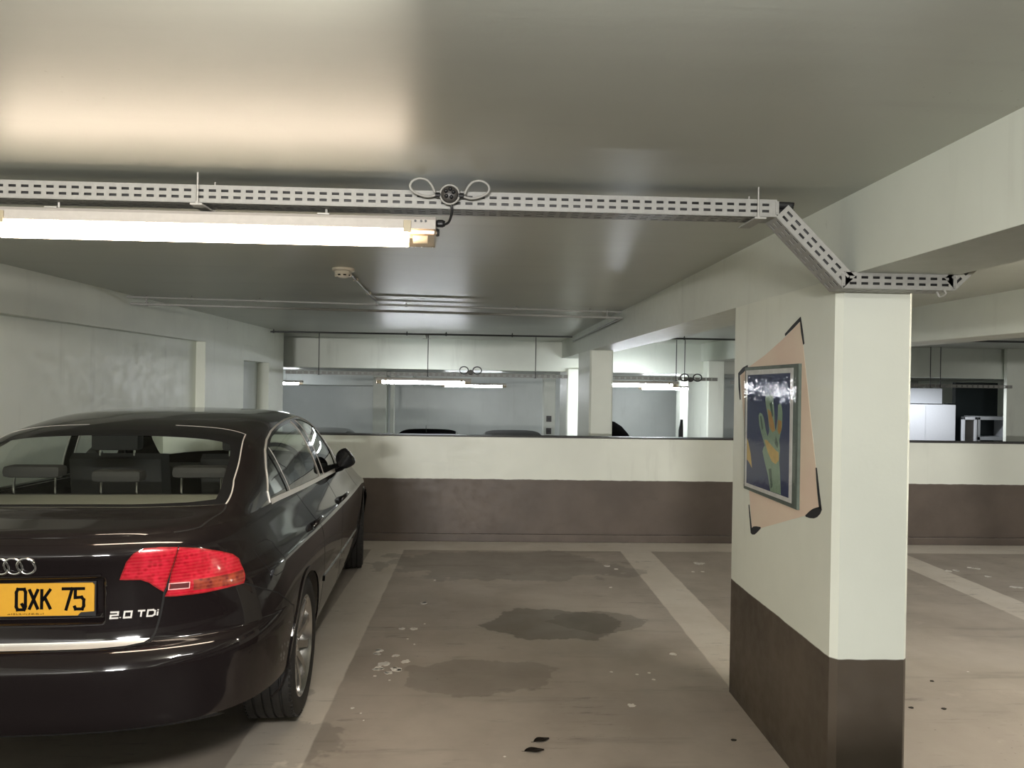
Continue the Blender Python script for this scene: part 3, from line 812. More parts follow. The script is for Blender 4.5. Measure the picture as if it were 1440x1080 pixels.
def param_path(f, pts, step=.02, closed=False):
    """dense 3-D points and normals along a polyline in parameter space"""
    out = []; q = list(pts)+([pts[0]] if closed else [])
    for a, b in zip(q, q[1:]):
        pa = Vector(f(*a)); pb = Vector(f(*b)); n = max(1, int((pb-pa).length/step))
        for k in range(n):
            t = k/n; c = (a[0]+(b[0]-a[0])*t, a[1]+(b[1]-a[1])*t)
            out.append((Vector(f(*c)), nrm(f, *c)))
    if not closed: out.append((Vector(f(*q[-1])), nrm(f, *q[-1])))
    return out
def ribbon(bm, path, width, lift, side=1, closed=False, lift2=None):
    L = []; n = len(path)
    for i, (p, q) in enumerate(path):
        a = path[i-1][0] if (i or closed) else p; b = path[(i+1) % n][0] if (i < n-1 or closed) else p
        t = (b-a).normalized(); s = t.cross(q).normalized()
        L.append((p+q*lift+s*width/2, p+q*(lift2 if lift2 is not None else lift)-s*width/2, p-q*.002+s*width/2, p-q*.002-s*width/2))
    R = [[bm.verts.new((v.x*side, v.y, v.z)) for v in r] for r in L]
    m = n if closed else n-1
    for i in range(m):
        A = R[i]; C = R[(i+1) % n]
        for j, k in ((0, 1), (0, 2), (1, 3)):
            bm.faces.new((A[j], C[j], C[k], A[k]))
def densify(lst, extra):
    return sorted(set([round(v, 6) for v in lst]+[round(v, 6) for v in extra]))
def lin(a, b, n): return [a+(b-a)*i/n for i in range(n+1)]

# ---------------------------------------------------------------- car materials
def car_paint(name, col, fleck=.4):
    N = NT(name)
    f = N.noise(900, 1); c = N.mix(f, [v*.7 for v in col], [v*1.3 for v in col])
    m = N.bsdf(c, .42, fleck, Coat_Weight=1.0, Coat_Roughness=.055, Specular_IOR_Level=.03); return m
M['car'] = car_paint('dark_aubergine_paint', (.0085,.0062,.0066), .0)
M['skirt'] = simple('rough_black_plastic', (.006,.006,.006), .85)
M['seam'] = simple('panel_gap', (.003,.003,.003), .8)
M['chrome'] = simple('chrome', (.72,.72,.72), .12, 1.0, .03)
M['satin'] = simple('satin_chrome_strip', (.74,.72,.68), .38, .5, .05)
M['black_gloss'] = simple('gloss_black', (.008,.008,.009), .08)
M['tyre'] = simple('tyre_rubber', (.020,.019,.018), .7)
M['alloy'] = simple('alloy', (.50,.49,.47), .25, .9, .08)
M['red'] = None
def lens(name, col, col2, rough=.06):
    N = NT(name); x, y, z = N.xyz()
    v = N.n('ShaderNodeTexVoronoi', {'Vector': N.pos(), 'Scale': 55.0})
    n = N.noise(20, 4)
    k = N.math('MULTIPLY', N.ramp(v.outputs['Distance'], .1, .6), N.ramp(n, .25, .7))
    c = N.mix(k, col, col2)
    # moulded ribs
    rib = N.math('FRACT', N.math('MULTIPLY', z, 85.0)); rb = N.ramp(rib, .35, .65)
    c = N.mix(N.math('MULTIPLY', rb, .05), c, (.9,.25,.2) if col[1] < .1 else (.9,.6,.35))
    return N.bsdf(c, .25, 0, n, .1, .004, Coat_Weight=1.0, Coat_Roughness=rough)
M['red'] = lens('red_lens', (.34,.004,.014), (.58,.014,.038))
M['red_dark'] = lens('red_lens_edge', (.22,.004,.008), (.35,.01,.015))
M['amber'] = lens('smoked_amber_lens', (.12,.012,.012), (.30,.05,.02))
M['clear_lens'] = simple('clear_lens', (.10,.03,.03), .1)
M['car_glass'] = glass('tinted_glass', (.88,.92,.88), .015)
M['car_side_glass'] = glass('tinted_side_glass', (.80,.85,.82), .015, 1.1)
M['interior'] = simple('dark_interior', (.018,.017,.017), .8)
M['shelf'] = simple('grey_parcel_shelf', (.20,.20,.175), .85)
M['seat'] = simple('dark_seat_cloth', (.022,.021,.021), .8)
M['trim_grey'] = simple('pale_headliner', (.30,.295,.26), .8)

# ---------------------------------------------------------------- the dark saloon
CAR_X, CAR_Y, CAR_YAW = -1.69, 3.50, math.radians(3.6)
car = thing('car', 'dark aubergine saloon car with red tail lights and yellow plate, beside the empty bay', 'car', (CAR_X, CAR_Y, 0), CAR_YAW)
LI = [(.0806,.8564),(.0884,.8857),(.0981,.9191),(.112,.9472),(.1278,.9600),(.1528,.9587),(.1805,.9527),(.1512,.8789),(.1233,.8027),(.1172,.8221),(.113,.8400),(.1050,.8523)]
LO = [(.1841,.9518),(.2236,.9343),(.2525,.9113),(.2753,.8887),(.2828,.8679),(.2740,.8285),(.2570,.7855),(.2277,.7853),(.1794,.7816),(.1399,.7825),(.1242,.7845),(.1516,.8705)]
AMB = [(.1734,.8298),(.2444,.8268),(.2744,.8285),(.2570,.7900),(.2281,.7895),(.1639,.7939)]
REV = [(.1368,.827),(.1663,.824),(.16,.8039),(.1309,.8061)]
LIDL = [(.1842,.958),(.1532,.878),(.1239,.7974),(.1048,.6567),(.0990,.6300)]
def arch(yc, r=.352, zc=.315, n=40):
    pts = []
    for k in range(n):
        a = 2*PI*k/n; y = yc+r*math.cos(a); z = zc+r*math.sin(a)
        pts.append((.4+.35*(y-YA)/(YB-YA) if True else 0, z))
    return pts
def uy(y): return .4+.35*(y-YA)/(YB-YA)         # straight part of the side
def uyw(y, w): return uy(y) if YA <= y <= YB else u_at_y(y, w)
def wz(y, z):
    zb = F_ZB(y); return z if z < .55 else .55+(z-.55)*.45/(zb-.55)
def side(pts): return [(uyw(y, wz(y, z)), wz(y, z)) for y, z in pts]
def arch_side(yc, r, zc=.315, n=44):
    return side([(yc+r*math.cos(2*PI*k/n), max(.19, zc+r*math.sin(2*PI*k/n))) for k in range(n)])
AR = arch_side(-.03, .352); AF = arch_side(2.648, .350)
bump_top = LIDL[-1]
BUMP = [(-.01,.345),(-.01,.6228),bump_top,LIDL[3],LO[10],LO[9],LO[8],LO[7],LO[6]]+side([(-.52,.70),(-.36,.60),(-.30,.50),(-.30,.35)])
SKIRT = [(-.01,.295),(-.01,.345),(.20,.345),(.22,.295)]
UNDER = [(-.01,.19),(-.01,.345)]+side([(-.30,.345),(-.30,.19)])
LID = [(-.01,.6228),(.075,.6248),bump_top,LIDL[3],LIDL[2],LIDL[1],LIDL[0],(.188,1.01),(-.01,1.01)]
RDOOR = side([(.30,1.02),(.335,.93),(.40,.82),(.44,.70),(.44,.52),(.40,.40),(.36,.285),(1.13,.285),(1.13,1.02)])
FDOOR = side([(1.13,1.02),(1.13,.285),(2.10,.285),(2.16,.45),(2.16,.96)])
STRIP = [(-.01,.6230),(-.01,.6410),(.06,.6410),(.0848,.6430),(.0991,.6413),(.0930,.6290),(.0757,.6250),(.045,.6230)]  # bright strip painted for the reflection on the bumper ledge
us = densify(lin(0, .4, 72)+lin(.4, .75, 64)+lin(.75, 1, 24), [u_at_x(x, .78) for x in (.286,.29,.294,.298,.302,.306,.31,.314)])
ws = densify(lin(.2, 1.0, 36), [.555,.565,.575,.588,.60,.612,.623,.626,.629,.632,.638,.641,.645,.695,.70,.705,.71,.716,.852,.856,.862,.868,.79,.80,.808,.816,.825,.835,.845,.965,.972,.98,.986,.992,.996])
SH = Shell()
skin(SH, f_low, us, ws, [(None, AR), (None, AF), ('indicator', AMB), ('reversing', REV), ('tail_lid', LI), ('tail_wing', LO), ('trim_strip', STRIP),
     ('rear_bumper', BUMP), ('bumper_skirt', SKIRT), (None, UNDER), ('boot_lid', LID), ('rear_door', RDOOR), ('front_door', FDOOR)],
     per_side=('indicator','reversing','tail_lid','tail_wing','rear_door','front_door'))
# upper skin: y, v
def sidev(pts): return [(y, v_at_z(y, z)) for y, z in pts]
def topv(pts): return [(y, v_at_x(y, x)) for y, x in pts]
RW_OUT = topv([(-.475,.607),(-.30,.590),(-.10,.565),(.10,.537),(.118,.40),(.125,.20)])+[(.128,1.02),(-.530,1.02)]+topv([(-.525,.25),(-.505,.45)])
RW_IN = topv([(-.455,.560),(-.30,.548),(-.10,.522),(-.045,.505),(-.033,.40),(-.028,.20)])+[(-.027,1.02),(-.505,1.02)]+topv([(-.500,.25),(-.482,.45)])
LIDU = topv([(-.475,.607),(-.60,.592),(-.70,.575),(-.76,.558)])+[(-.80,-.02),(-.99,-.02),(-.99,1.02),(-.53,1.02)]+topv([(-.525,.25),(-.505,.45)])
rear_e = [(-.130,1.005),(-.115,1.06),(.0,1.165),(.10,1.225)]
QG = sidev([(-.118,1.014),(-.098,1.06),(.012,1.155),(.105,1.208),(.150,1.10),(.195,1.0),(.21,.992)])
RG = sidev([(.250,.995),(.205,1.10),(.170,1.235),(.30,1.272),(.52,1.302),(.75,1.316),(.90,1.320),(.985,1.10),(1.035,.965)])
FG = sidev([(1.135,.960),(1.085,1.10),(.995,1.322),(1.20,1.314),(1.38,1.282),(1.56,1.195),(1.70,1.10),(1.715,1.0),(1.71,.938)])
DLO = sidev([(-.128,1.004),(-.118,1.055),(-.02,1.15),(.09,1.225),(.20,1.265),(.36,1.298),(.55,1.320),(.80,1.334),(1.05,1.336),(1.25,1.326),(1.42,1.290),(1.60,1.195),(1.76,1.085),(1.89,.975),(1.95,.920)])+[(1.90,.004),(1.4,.004),(.8,.004),(.2,.004),(-.10,.004)]
WS = topv([(2.30,.64),(2.0,.60),(1.70,.515),(1.66,.30)])+[(1.65,1.02),(2.40,1.02)]+topv([(2.38,.35)])
ys = densify([max(YMIN, min(YMAX, lower(u, 1.0)[1])) for u in lin(0, .4, 60)]+lin(YA, YB, 110)+[max(YMIN, min(YMAX, lower(u, 1.0)[1])) for u in lin(.75, 1, 20)], [])
vs = lin(0, 1, 40)
skin(SH, f_up, ys, vs, [('rear_window', RW_IN), ('window_border', RW_OUT), ('boot_lid', LIDU), ('quarter_glass', QG), ('rear_glass', RG), ('front_glass', FG),
     ('pillar_trim', DLO), ('windscreen', WS)], per_side=('quarter_glass','rear_glass','front_glass','pillar_trim'))
def pan(key, sd, name, mat, parent=car, off=0.0, label=None): return build_panel(name, SH.d[(key, sd)], mat, parent, off, label)
pan('body_shell', 0, 'body_shell', M['car'])
lid = pan('boot_lid', 0, 'boot_lid', M['car'])
bumper = pan('rear_bumper', 0, 'rear_bumper', M['car'])
pan('bumper_skirt', 0, 'bumper_skirt', M['skirt'], bumper)
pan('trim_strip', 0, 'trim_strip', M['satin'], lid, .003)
rw = pan('rear_window', 0, 'rear_window', M['car_glass'])
pan('window_border', 0, 'window_border', M['black_gloss'], rw, .0015, 'black band round the rear window')
pan('windscreen', 0, 'windscreen', M['car_glass'])
doors = {}
for sd in (1, -1):
    for k in ('rear_door', 'front_door'): doors[(k, sd)] = pan(k, sd, 'door', M['car'])
    for k, par in (('quarter_glass', car), ('rear_glass', doors[('rear_door', sd)]), ('front_glass', doors[('front_door', sd)])):
        pan(k, sd, 'side_window', M['car_side_glass'], par, -.003)
    pan('pillar_trim', sd, 'window_frame', M['black_gloss'], car, .001)
    tl = pan('tail_wing', sd, 'tail_light', M['red'], car, .004)
    pan('indicator', sd, 'indicator_lens', M['amber'], tl, .004); pan('reversing', sd, 'reversing_lens', M['clear_lens'], tl, .004)
    pan('tail_lid', sd, 'tail_light', M['red'], car, .004)
# outlines of the lamps, panel gaps
def seam(name, parts, parent, mat=None, width=.005, lift=.0006, sides=(1, -1)):
    for f, pts, closed in parts:
        pa = param_path(f, pts, .015, closed)
        for sd in sides:
            bm = B(); ribbon(bm, pa, width, lift, sd, closed); obj(name, bm, mat or M['seam'], parent)
seam('lamp_edge', [(f_low, LI, True), (f_low, LO, True)], car, M['red_dark'], .005, .0042)
seam('lens_outline', [(f_low, REV, True)], car, simple('pale_pink_line', (.65,.35,.35), .3), .004, .0046)
seam('panel_gap', [(f_low, LIDL, False), (f_up, topv([(-.475,.607),(-.60,.592),(-.70,.575),(-.76,.558)])+[(-.775,0.0)], False)], lid, None, .007)
seam('panel_gap', [(f_low, [LO[6]]+side([(-.52,.70),(-.36,.60),(-.335,.45)]), False), (f_low, [(.012,.6215),(.05,.6215),(.078,.6240),bump_top], False)], bumper, None, .005)
seam('panel_gap', [(f_low, RDOOR[:-1]+[RDOOR[-1]], False)], doors[('rear_door', 1)], None, .005, sides=(1,))
seam('panel_gap', [(f_low, RDOOR, False)], doors[('rear_door', -1)], None, .005, sides=(-1,))
seam('panel_gap', [(f_low, FDOOR[1:], False)], doors[('front_door', 1)], None, .005, sides=(1,))
seam('panel_gap', [(f_low, FDOOR[1:], False)], doors[('front_door', -1)], None, .005, sides=(-1,))
fl = side([(-.54,.875),(-.50,.895),(-.40,.895),(-.36,.875),(-.36,.79),(-.40,.765),(-.50,.765),(-.54,.79)])
bm = B(); ribbon(bm, param_path(f_low, fl, .012, True), .003, .0005, 1, True); obj('fuel_flap', bm, M['seam'], car)
# bright window surround and sill strip, rear window edge line
def rib(name, f, pts, step, width, lift, sd, mat, parent):
    bm = B(); ribbon(bm, param_path(f, pts, step), width, lift, sd); return obj(name, bm, mat, parent)
for sd in (1, -1):
    rib('window_surround', f_up, DLO[:15], .02, .010, .004, sd, M['satin'], car)
    rib('window_sill_strip', f_up, [(1.93,.012),(1.4,.012),(.8,.012),(.2,.012),(-.12,.012)], .03, .024, .0045, sd, M['satin'], car)
    for k, pts in (('rear_door', [(.235,.993),(.19,1.10),(.155,1.232)]), ('rear_door', [(1.02,.965),(.97,1.10),(.885,1.322)]), ('front_door', [(1.155,.958),(1.10,1.10),(1.012,1.322)])):
        rib('window_guide', f_up, sidev(pts), .02, .006, .003, sd, M['satin'], doors[(k, sd)])
    rib('window_seal', f_up, RW_OUT[:6], .02, .006, .002, sd, M['satin'], rw)
    rib('door_moulding', f_low, side([(.44,.50),(1.125,.465)]), .05, .030, .007, sd, M['car'], doors[('rear_door', sd)])
    rib('door_moulding', f_low, side([(1.140,.464),(2.13,.42)]), .05, .030, .007, sd, M['car'], doors[('front_door', sd)])
    for poly in (AR, AF):
        pa = [q for q in param_path(f_low, poly, .03, True) if q[0].z > .21]
        k0 = max(range(len(pa)), key=lambda i: (pa[i][0]-pa[i-1][0]).length); pa = pa[k0:]+pa[:k0]
        bm = B(); ribbon(bm, pa, .022, .006, sd, False); obj('wheel_arch_lip', bm, M['car'], car)
# cloth lining inside the rear pillars and roof
lin_f = [(P, Nn) for P, Nn in SH.d[('body_shell', 0)] if all(-.46 < q.y < .20 and q.z > 1.035 for q in P) and min(abs(q.x) for q in P) > .50]
build_panel('pillar_lining', lin_f, M['trim_grey'], car, -.022)
lin_f = [(P, Nn) for P, Nn in SH.d[('body_shell', 0)] if all(.13 < q.y < 1.60 and q.z > 1.27 for q in P)]
build_panel('headlining', lin_f, M['trim_grey'], car, -.022)
# sills and wheel wells, underbody
bm = B()
box(bm, (-.60, -.22, .22), (.60, 3.20, .30))
for y0 in (0, 2.648):
    for s in (1, -1):
        n = 18
        prev = None
        for k in range(n+1):
            a = .12+(PI-.24)*k/n; y = y0+.40*math.cos(a); z = .315+.40*math.sin(a)
            cur = (bm.verts.new((s*.50, y, z)), bm.verts.new((s*.80, y, z)))
            if prev: bm.faces.new((prev[0], prev[1], cur[1], cur[0]))
            prev = cur
        ring = [bm.verts.new((s*.50, y0+.40*math.cos(PI*k/20), .30+.40*math.sin(PI*k/20))) for k in range(21)]
        bm.faces.new(ring)
obj('underbody', bm, M['skirt'], car)
# door handles
for sd in (1, -1):
    for k, y in (('rear_door', .33), ('front_door', 1.30)):
        z = .815 if k == 'rear_door' else .795
        u, w = side([(y, z)])[0]; p = Vector(f_low(u, w)); q = nrm(f_low, u, w)
        bm = B()
        pts = [p+Vector((0, dy, dz))+q*h for dy, dz, h in ((-.085,0,.004),(-.078,.001,.028),(-.04,.002,.036),(.03,.002,.037),(.075,.001,.028),(.088,0,.004))]
        tube(bm, smooth_path(pts, 4), .0115, 8)
        for v in bm.verts: v.co.x *= sd
        obj('door_handle', bm, M['car'], doors[(k, sd)], True)
        bm = B(); cp = [p+Vector((0, .045*math.cos(a)-.0, .024*math.sin(a)))+q*.0015 for a in [2*PI*k2/18 for k2 in range(18)]]
        f = bm.faces.new([bm.verts.new((v.x*sd, v.y, v.z)) for v in cp]); bmesh.ops.solidify(bm, geom=[f], thickness=.001)
        obj('handle_recess', bm, M['seam'], doors[(k, sd)])
# number plate in its recess
PLATE_Y = lower(0.0, .79)[1]-.006
plt_ = B()
pw, ph = .268, .0575; zc = .785
poly = [(-pw+.008, zc+ph), (pw-.008, zc+ph), (pw, zc+ph-.008), (pw, zc-ph+.014), (pw-.045, zc-ph+.011), (pw-.055, zc-ph), (-pw+.055, zc-ph), (-pw+.045, zc-ph+.011), (-pw, zc-ph+.014), (-pw, zc+ph-.008)]
prism(plt_, poly, .006, 'xz', PLATE_Y-.004)
M['plate'] = simple('yellow_plate', (.58,.30,.016), .4, 0, .06, 80)
M['ink'] = simple('plate_ink', (.004,.004,.004), .9, Specular_IOR_Level=.05)
GL = {'Q': [[(0,.15),(0,.85),(.15,1),(.85,1),(1,.85),(1,.15),(.85,0),(.15,0),(0,.15)],[(.55,.32),(1,-.02)]], 'X': [[(0,0),(1,1)],[(0,1),(1,0)]],
      'K': [[(0,0),(0,1)],[(1,1),(.05,.42)],[(.32,.60),(1,0)]], '7': [[(0,1),(1,1),(.35,0)]], '5': [[(.95,1),(.05,1),(.05,.56),(.75,.58),(1,.45),(1,.15),(.85,0),(.1,0),(0,.1)]],
      '2': [[(0,1),(1,1),(1,.52),(0,.48),(0,0),(1,0)]], '0': [[(0,0),(0,1),(1,1),(1,0),(0,0)]], '.': [[(.0,0),(.0,.10)]], 'T': [[(0,1),(1,1)],[(.5,1),(.5,0)]],
      'D': [[(0,0),(0,1),(.7,1),(1,.8),(1,.2),(.7,0),(0,0)]], 'i': [[(0,0),(0,.66)],[(0,.86),(0,1)]]}
def glyph(bm, ch, x, z, w, h, t, y0, y1, slant=0.0, map_=None):
    for pl in GL[ch]:
        pts = [(x+(a*w)+slant*b*h, z+b*h) for a, b in pl]
        for i, (a, b) in enumerate(zip(pts, pts[1:])):
            dx, dz = b[0]-a[0], b[1]-a[1]; L = math.hypot(dx, dz) or 1e-6; ux, uz = dx/L, dz/L; nx, nz = -uz*t/2, ux*t/2
            e = t*.5 if len(pl) > 2 else 0
            q = [(a[0]-ux*e+nx, a[1]-uz*e+nz), (b[0]+ux*e+nx, b[1]+uz*e+nz), (b[0]+ux*e-nx, b[1]+uz*e-nz), (a[0]-ux*e-nx, a[1]-uz*e-nz)]
            d = .00004*(i % 3)
            V0 = [bm.verts.new(map_(p[0], p[1], 0+d) if map_ else (p[0], y0-d, p[1])) for p in q]
            V1 = [bm.verts.new(map_(p[0], p[1], 1) if map_ else (p[0], y1, p[1])) for p in q]
            bm.faces.new(V0); bm.faces.new(V1[::-1])
            for k in range(4): bm.faces.new((V0[k], V1[k], V1[(k+1) % 4], V0[(k+1) % 4]))
pl_o = obj('number_plate', plt_, M['plate'], car, label='yellow number plate')
for ch, x in (('Q',.0085),('X',.0505),('K',.0925),('7',.164),('5',.203)):
    bm = B(); glyph(bm, ch, x, zc-.0345, .030, .072, .0105, PLATE_Y-.0048, PLATE_Y-.003); obj('plate_letter', bm, M['ink'], pl_o)
bm = B(); x = -.02
while x < .10:      # the dealer's line along the foot of the plate, too small to read
    h = random.choice((.003, .0045, .006)); box(bm, (x, PLATE_Y-.0046, zc-.0525), (x+.0016, PLATE_Y-.004, zc-.0525+h)); x += random.choice((.003, .0035, .006))
obj('plate_footer', bm, M['ink'], pl_o)
bm = B(); box(bm, (-pw-.004, PLATE_Y+.001, zc-ph-.006), (pw+.004, PLATE_Y+.006, zc+ph+.004), .002)
obj('plate_holder', bm, M['dark_plastic'], pl_o)
# four rings and the model lettering, following the boot lid
def on_lid(x, z, lift):
    s = 1 if x >= 0 else -1
    u = u_at_x(abs(x), z); p = Vector(f_low(u, z)); q = nrm(f_low, max(u, .004), z)
    p = p+q*lift; return Vector((p.x*s, p.y, p.z))
bm = B()
for k in range(4):
    c = (-1.5+k)*.0425+.002
    tube(bm, [on_lid(c+.0285*math.cos(a), .916+.0285*math.sin(a), .0035+.0012*math.cos(a*1+k)) for a in [2*PI*i/40 for i in range(40)]], .0043, 8, closed=True)
obj('ring_badge', bm, M['chrome'], lid, True)
x = .327
for ch, w in (('2', .023), ('.', .003), ('0', .023), (' ', .002), ('T', .023), ('D', .023), ('i', .003)):
    if ch != ' ':
        bm = B(); glyph(bm, ch, x, .718, w, .021, .0052, 0, 0, .12, lambda a, b, d: on_lid(a, b, .004 if d < .5 else .0005)); obj('badge_letter', bm, M['satin'], lid)
    x += w+.0088
# handle bar below the rings
bm = B(); tube(bm, [on_lid(a, .874, .003) for a in lin(-.30, .30, 40)], .004, 6); obj('boot_handle', bm, M['car'], lid)
# door mirrors
for sd in (1, -1):
    bm = B()
    r = bmesh.ops.create_uvsphere(bm, u_segments=24, v_segments=14, radius=1.0)
    for v in r['verts']:
        c = v.co
        yy = c.y*.075 if c.y > 0 else c.y*.035
        k = 1-.42*max(0, c.x)
        v.co = Vector((.838+c.x*.068, 1.60+yy, 1.026+c.z*.072*k-.022*max(0, c.x)))
        if sd < 0: v.co.x *= -1
    mo = obj('door_mirror', bm, M['black_gloss'], car, True)
    bm = B(); pts = [(.838+.056*math.cos(a)*(1 if math.cos(a) < 0 else .95), 1.026+.057*math.sin(a)*(1-.42*max(0, math.cos(a)))-.022*max(0, math.cos(a))) for a in [2*PI*i/24 for i in range(24)]]
    prism(bm, [(p[0]*sd, p[1]) for p in pts], .006, 'xz', 1.558); obj('mirror_glass', bm, M['black_gloss'], mo)
    bm = B(); tube(bm, smooth_path([(sd*.74, 1.66, .945), (sd*.80, 1.64, .965), (sd*.82, 1.62, .99)], 4), .032, 8); obj('mirror_arm', bm, M['black_gloss'], mo, True)
# wheels
def wheel(x, y, sd, steer=0.0):
    R = .318; wd = .222
    bm = B()                                          # rim with ten spokes
    lathe(bm, [(.215, -wd*.42), (.222, -wd*.42), (.226, -wd*.36), (.205, -wd*.30), (.200, wd*.10), (.212, wd*.36), (.226, wd*.40), (.232, wd*.44), (.232, wd*.47), (.222, wd*.48), (.212, wd*.42), (.196, wd*.10), (.200, -wd*.30)], 'x', 48)
    for k in range(10):
        a = 2*PI*k/10
        rot = Matrix.Rotation(a, 4, 'X')
        prof = [(-.018, .045), (.018, .045), (.016, .14), (.021, .214), (-.021, .214), (-.016, .14)]
        A = [bm.verts.new(rot @ Vector((wd*(.30+.12*math.sin((z-.045)/.17*PI*.5)), p, z))) for p, z in prof]
        C = [bm.verts.new(rot @ Vector((wd*.12, p*1.1, z))) for p, z in prof]
        bm.faces.new(A); bm.faces.new(C[::-1])
        for i in range(6): bm.faces.new((A[i], C[i], C[(i+1) % 6], A[(i+1) % 6]))
    lathe(bm, [(0, wd*.10), (.065, wd*.10), (.062, wd*.28), (.050, wd*.33), (0, wd*.33)], 'x', 32)
    o = obj('wheel', bm, M['alloy'], car, 'auto')
    o.location = (x*sd, y, R); o.rotation_euler = (0, 0, (0 if sd > 0 else PI)+steer)
    bm = B()
    pr = [(.222, -wd*.46), (.245, -wd*.50), (.285, -wd*.51), (.300, -wd*.47)]
    for g in (-.36, -.17, .0, .17, .36):
        pr += [(.3135, wd*(g-.07)), (.3145, wd*(g-.03)), (.3145, wd*(g+.03)), (.3135, wd*(g+.062)), (.306, wd*(g+.068)), (.306, wd*(g+.095))]
    pr = pr[:-2]+[(.300, wd*.47), (.285, wd*.51), (.245, wd*.50), (.222, wd*.46)]
    lathe(bm, pr, 'x', 72)
    for k in range(72):                               # shoulder blocks
        a = 2*PI*k/72
        rot = Matrix.Rotation(a, 4, 'X')
        for s in (-1, 1):
            box(bm, (s*wd*.40-.014, -.0045, .3005), (s*wd*.40+.014, .0045, .3148), 0, rot=rot)
    obj('tyre', bm, M['tyre'], o, 'auto')
    bm = B(); lathe(bm, [(0, wd*.352), (.022, wd*.350), (.028, wd*.33), (.028, wd*.30)], 'x', 24); obj('hub_cap', bm, M['chrome'], o, 'auto')
    for k in range(5):
        a = 2*PI*k/5+.3
        bm = B(); lathe(bm, [(0, wd*.345), (.008, wd*.345), (.009, wd*.30)], 'x', 8, (0, .045*math.cos(a), .045*math.sin(a))); obj('wheel_bolt', bm, M['chrome'], o)
    bm = B(); lathe(bm, [(0, -.02), (.15, -.02), (.15, .0), (0, .0)], 'x', 32); obj('brake_disc', bm, M['box_dark'], o, 'auto')
    return o
wheel(.752, -.05, 1); wheel(.752, -.05, -1); wheel(.755, 2.648, 1, .10); wheel(.755, 2.648, -1, .10)
# cabin
bm = B(); box(bm, (-.70, -.44, .45), (.70, 2.3, .50)); obj('cabin_floor', bm, M['interior'], car)
bm = B(); prism(bm, [(-.50, 1.012), (-.50, 1.030), (-.06, 1.030), (-.06, 1.00)], 1.22, 'yz', -.61); obj('parcel_shelf', bm, M['shelf'], car)
bm = B(); prism(bm, [(-.06, .50), (-.08, 1.02), (.04, 1.02), (.16, .72), (.62, .70), (.62, .50)], 1.32, 'yz', -.66); obj('rear_bench', bm, M['seat'], car)
def headrest(x, y, z, w, h, post, name='headrest'):
    bm = B(); box(bm, (x-w/2, y-.045, z), (x+w/2, y+.045, z+h), .022); o = obj(name, bm, M['seat'], car, 'auto')
    bm = B()
    for s in (-1, 1): tube(bm, [(x+s*w*.36, y, z+.02), (x+s*w*.36, y-.004, z-post)], .0055, 8)
    obj('headrest_posts', bm, M['chrome'], o)
for x in (-.37, 0.0, .37): headrest(x, -.02, 1.105 if x else 1.085, .25 if x else .22, .055, .09)
for x in (-.36, .36):
    bm = B(); prism(bm, [(.88, .55), (.80, 1.10), (.84, 1.13), (.93, 1.12), (1.02, .62), (1.50, .66), (1.50, .50), (.88, .50)], .50, 'yz', x-.25); obj('front_seat', bm, M['seat'], car)
    headrest(x, .83, 1.15, .26, .15, .06)
bm = B(); box(bm, (-.70, 1.86, .55), (.70, 2.20, .93), .04); obj('dashboard', bm, M['interior'], car)
bm = B(); tube(bm, [(.36+.18*math.cos(a), 1.66-.06*math.sin(a), .95+.17*math.sin(a)) for a in [2*PI*i/32 for i in range(32)]], .015, 8, closed=True)
tube(bm, [(.20, 1.66, .95), (.52, 1.66, .95)], .016, 6); tube(bm, [(.36, 1.66, .95), (.36, 1.82, .88)], .03, 8); obj('steering_wheel', bm, M['interior'], car, True)

# ---------------------------------------------------------------- cars on the sunken level, roofs showing over the low wall
far_cache = {}
def far_car(name, loc, rotz, paint, label, antenna=False, hscale=1.0):
    root = thing(name, label, 'car', loc, rotz)
    if 'sh' not in far_cache:
        S = Shell()
        skin(S, f_low, densify(lin(0, .4, 16)+lin(.4, .75, 14)+lin(.75, 1, 10), []), lin(.2, 1, 14), [(None, AR), (None, AF)])
        yy = densify([max(YMIN, min(YMAX, lower(u, 1.0)[1])) for u in lin(0, .4, 14)]+lin(YA, YB, 36)+[max(YMIN, min(YMAX, lower(u, 1.0)[1])) for u in lin(.75, 1, 8)], [])
        skin(S, f_up, yy, lin(0, 1, 14), [('g', RW_OUT), ('g', DLO), ('g', WS)])
        far_cache['sh'] = S
    S = far_cache['sh']
    b = build_panel('body_shell', S.d[('body_shell', 0)], paint, root); build_panel('car_windows', S.d[('g', 0)], M['black_gloss'], root, -.001)
    for x in (-.76, .76):
        for y in (0, 2.648):
            bm = B(); lathe(bm, [(0, -.10), (.25, -.10), (.315, -.07), (.315, .07), (.25, .10), (0, .08)], 'x', 28, (x, y, .315)); obj('wheel', bm, M['tyre'], root, 'auto')
    if antenna:
        bm = B(); tube(bm, [(0, .35, 1.35), (0, .28, 1.52)], .009, 6, taper=lambda t: 1-.6*t); obj('antenna', bm, M['cable_dark'], root)
    return root
M['grey_car'] = simple('dull_grey_car', (.085,.085,.08), .9, Specular_IOR_Level=.1)
M['white_car'] = simple('pale_car', (.40,.42,.40), .6)
M['black_car'] = simple('matt_black_car', (.006,.006,.006), .9, Specular_IOR_Level=.0)
far_car('car', (-1.15, 14.6, -.85), 0, M['black_car'], 'black car roof with a thin aerial just showing over the low wall', True)
far_car('car', (.63, 14.6, -.85), 0, M['grey_car'], 'grey car roof showing over the low wall, between the black roof and the columns')
far_car('car', (-3.42, 14.65, -.85), 0, M['white_car'], 'pale car roof barely showing over the low wall, close to the parked dark car')
bm = B()
r = bmesh.ops.create_uvsphere(bm, u_segments=28, v_segments=16, radius=1.0)
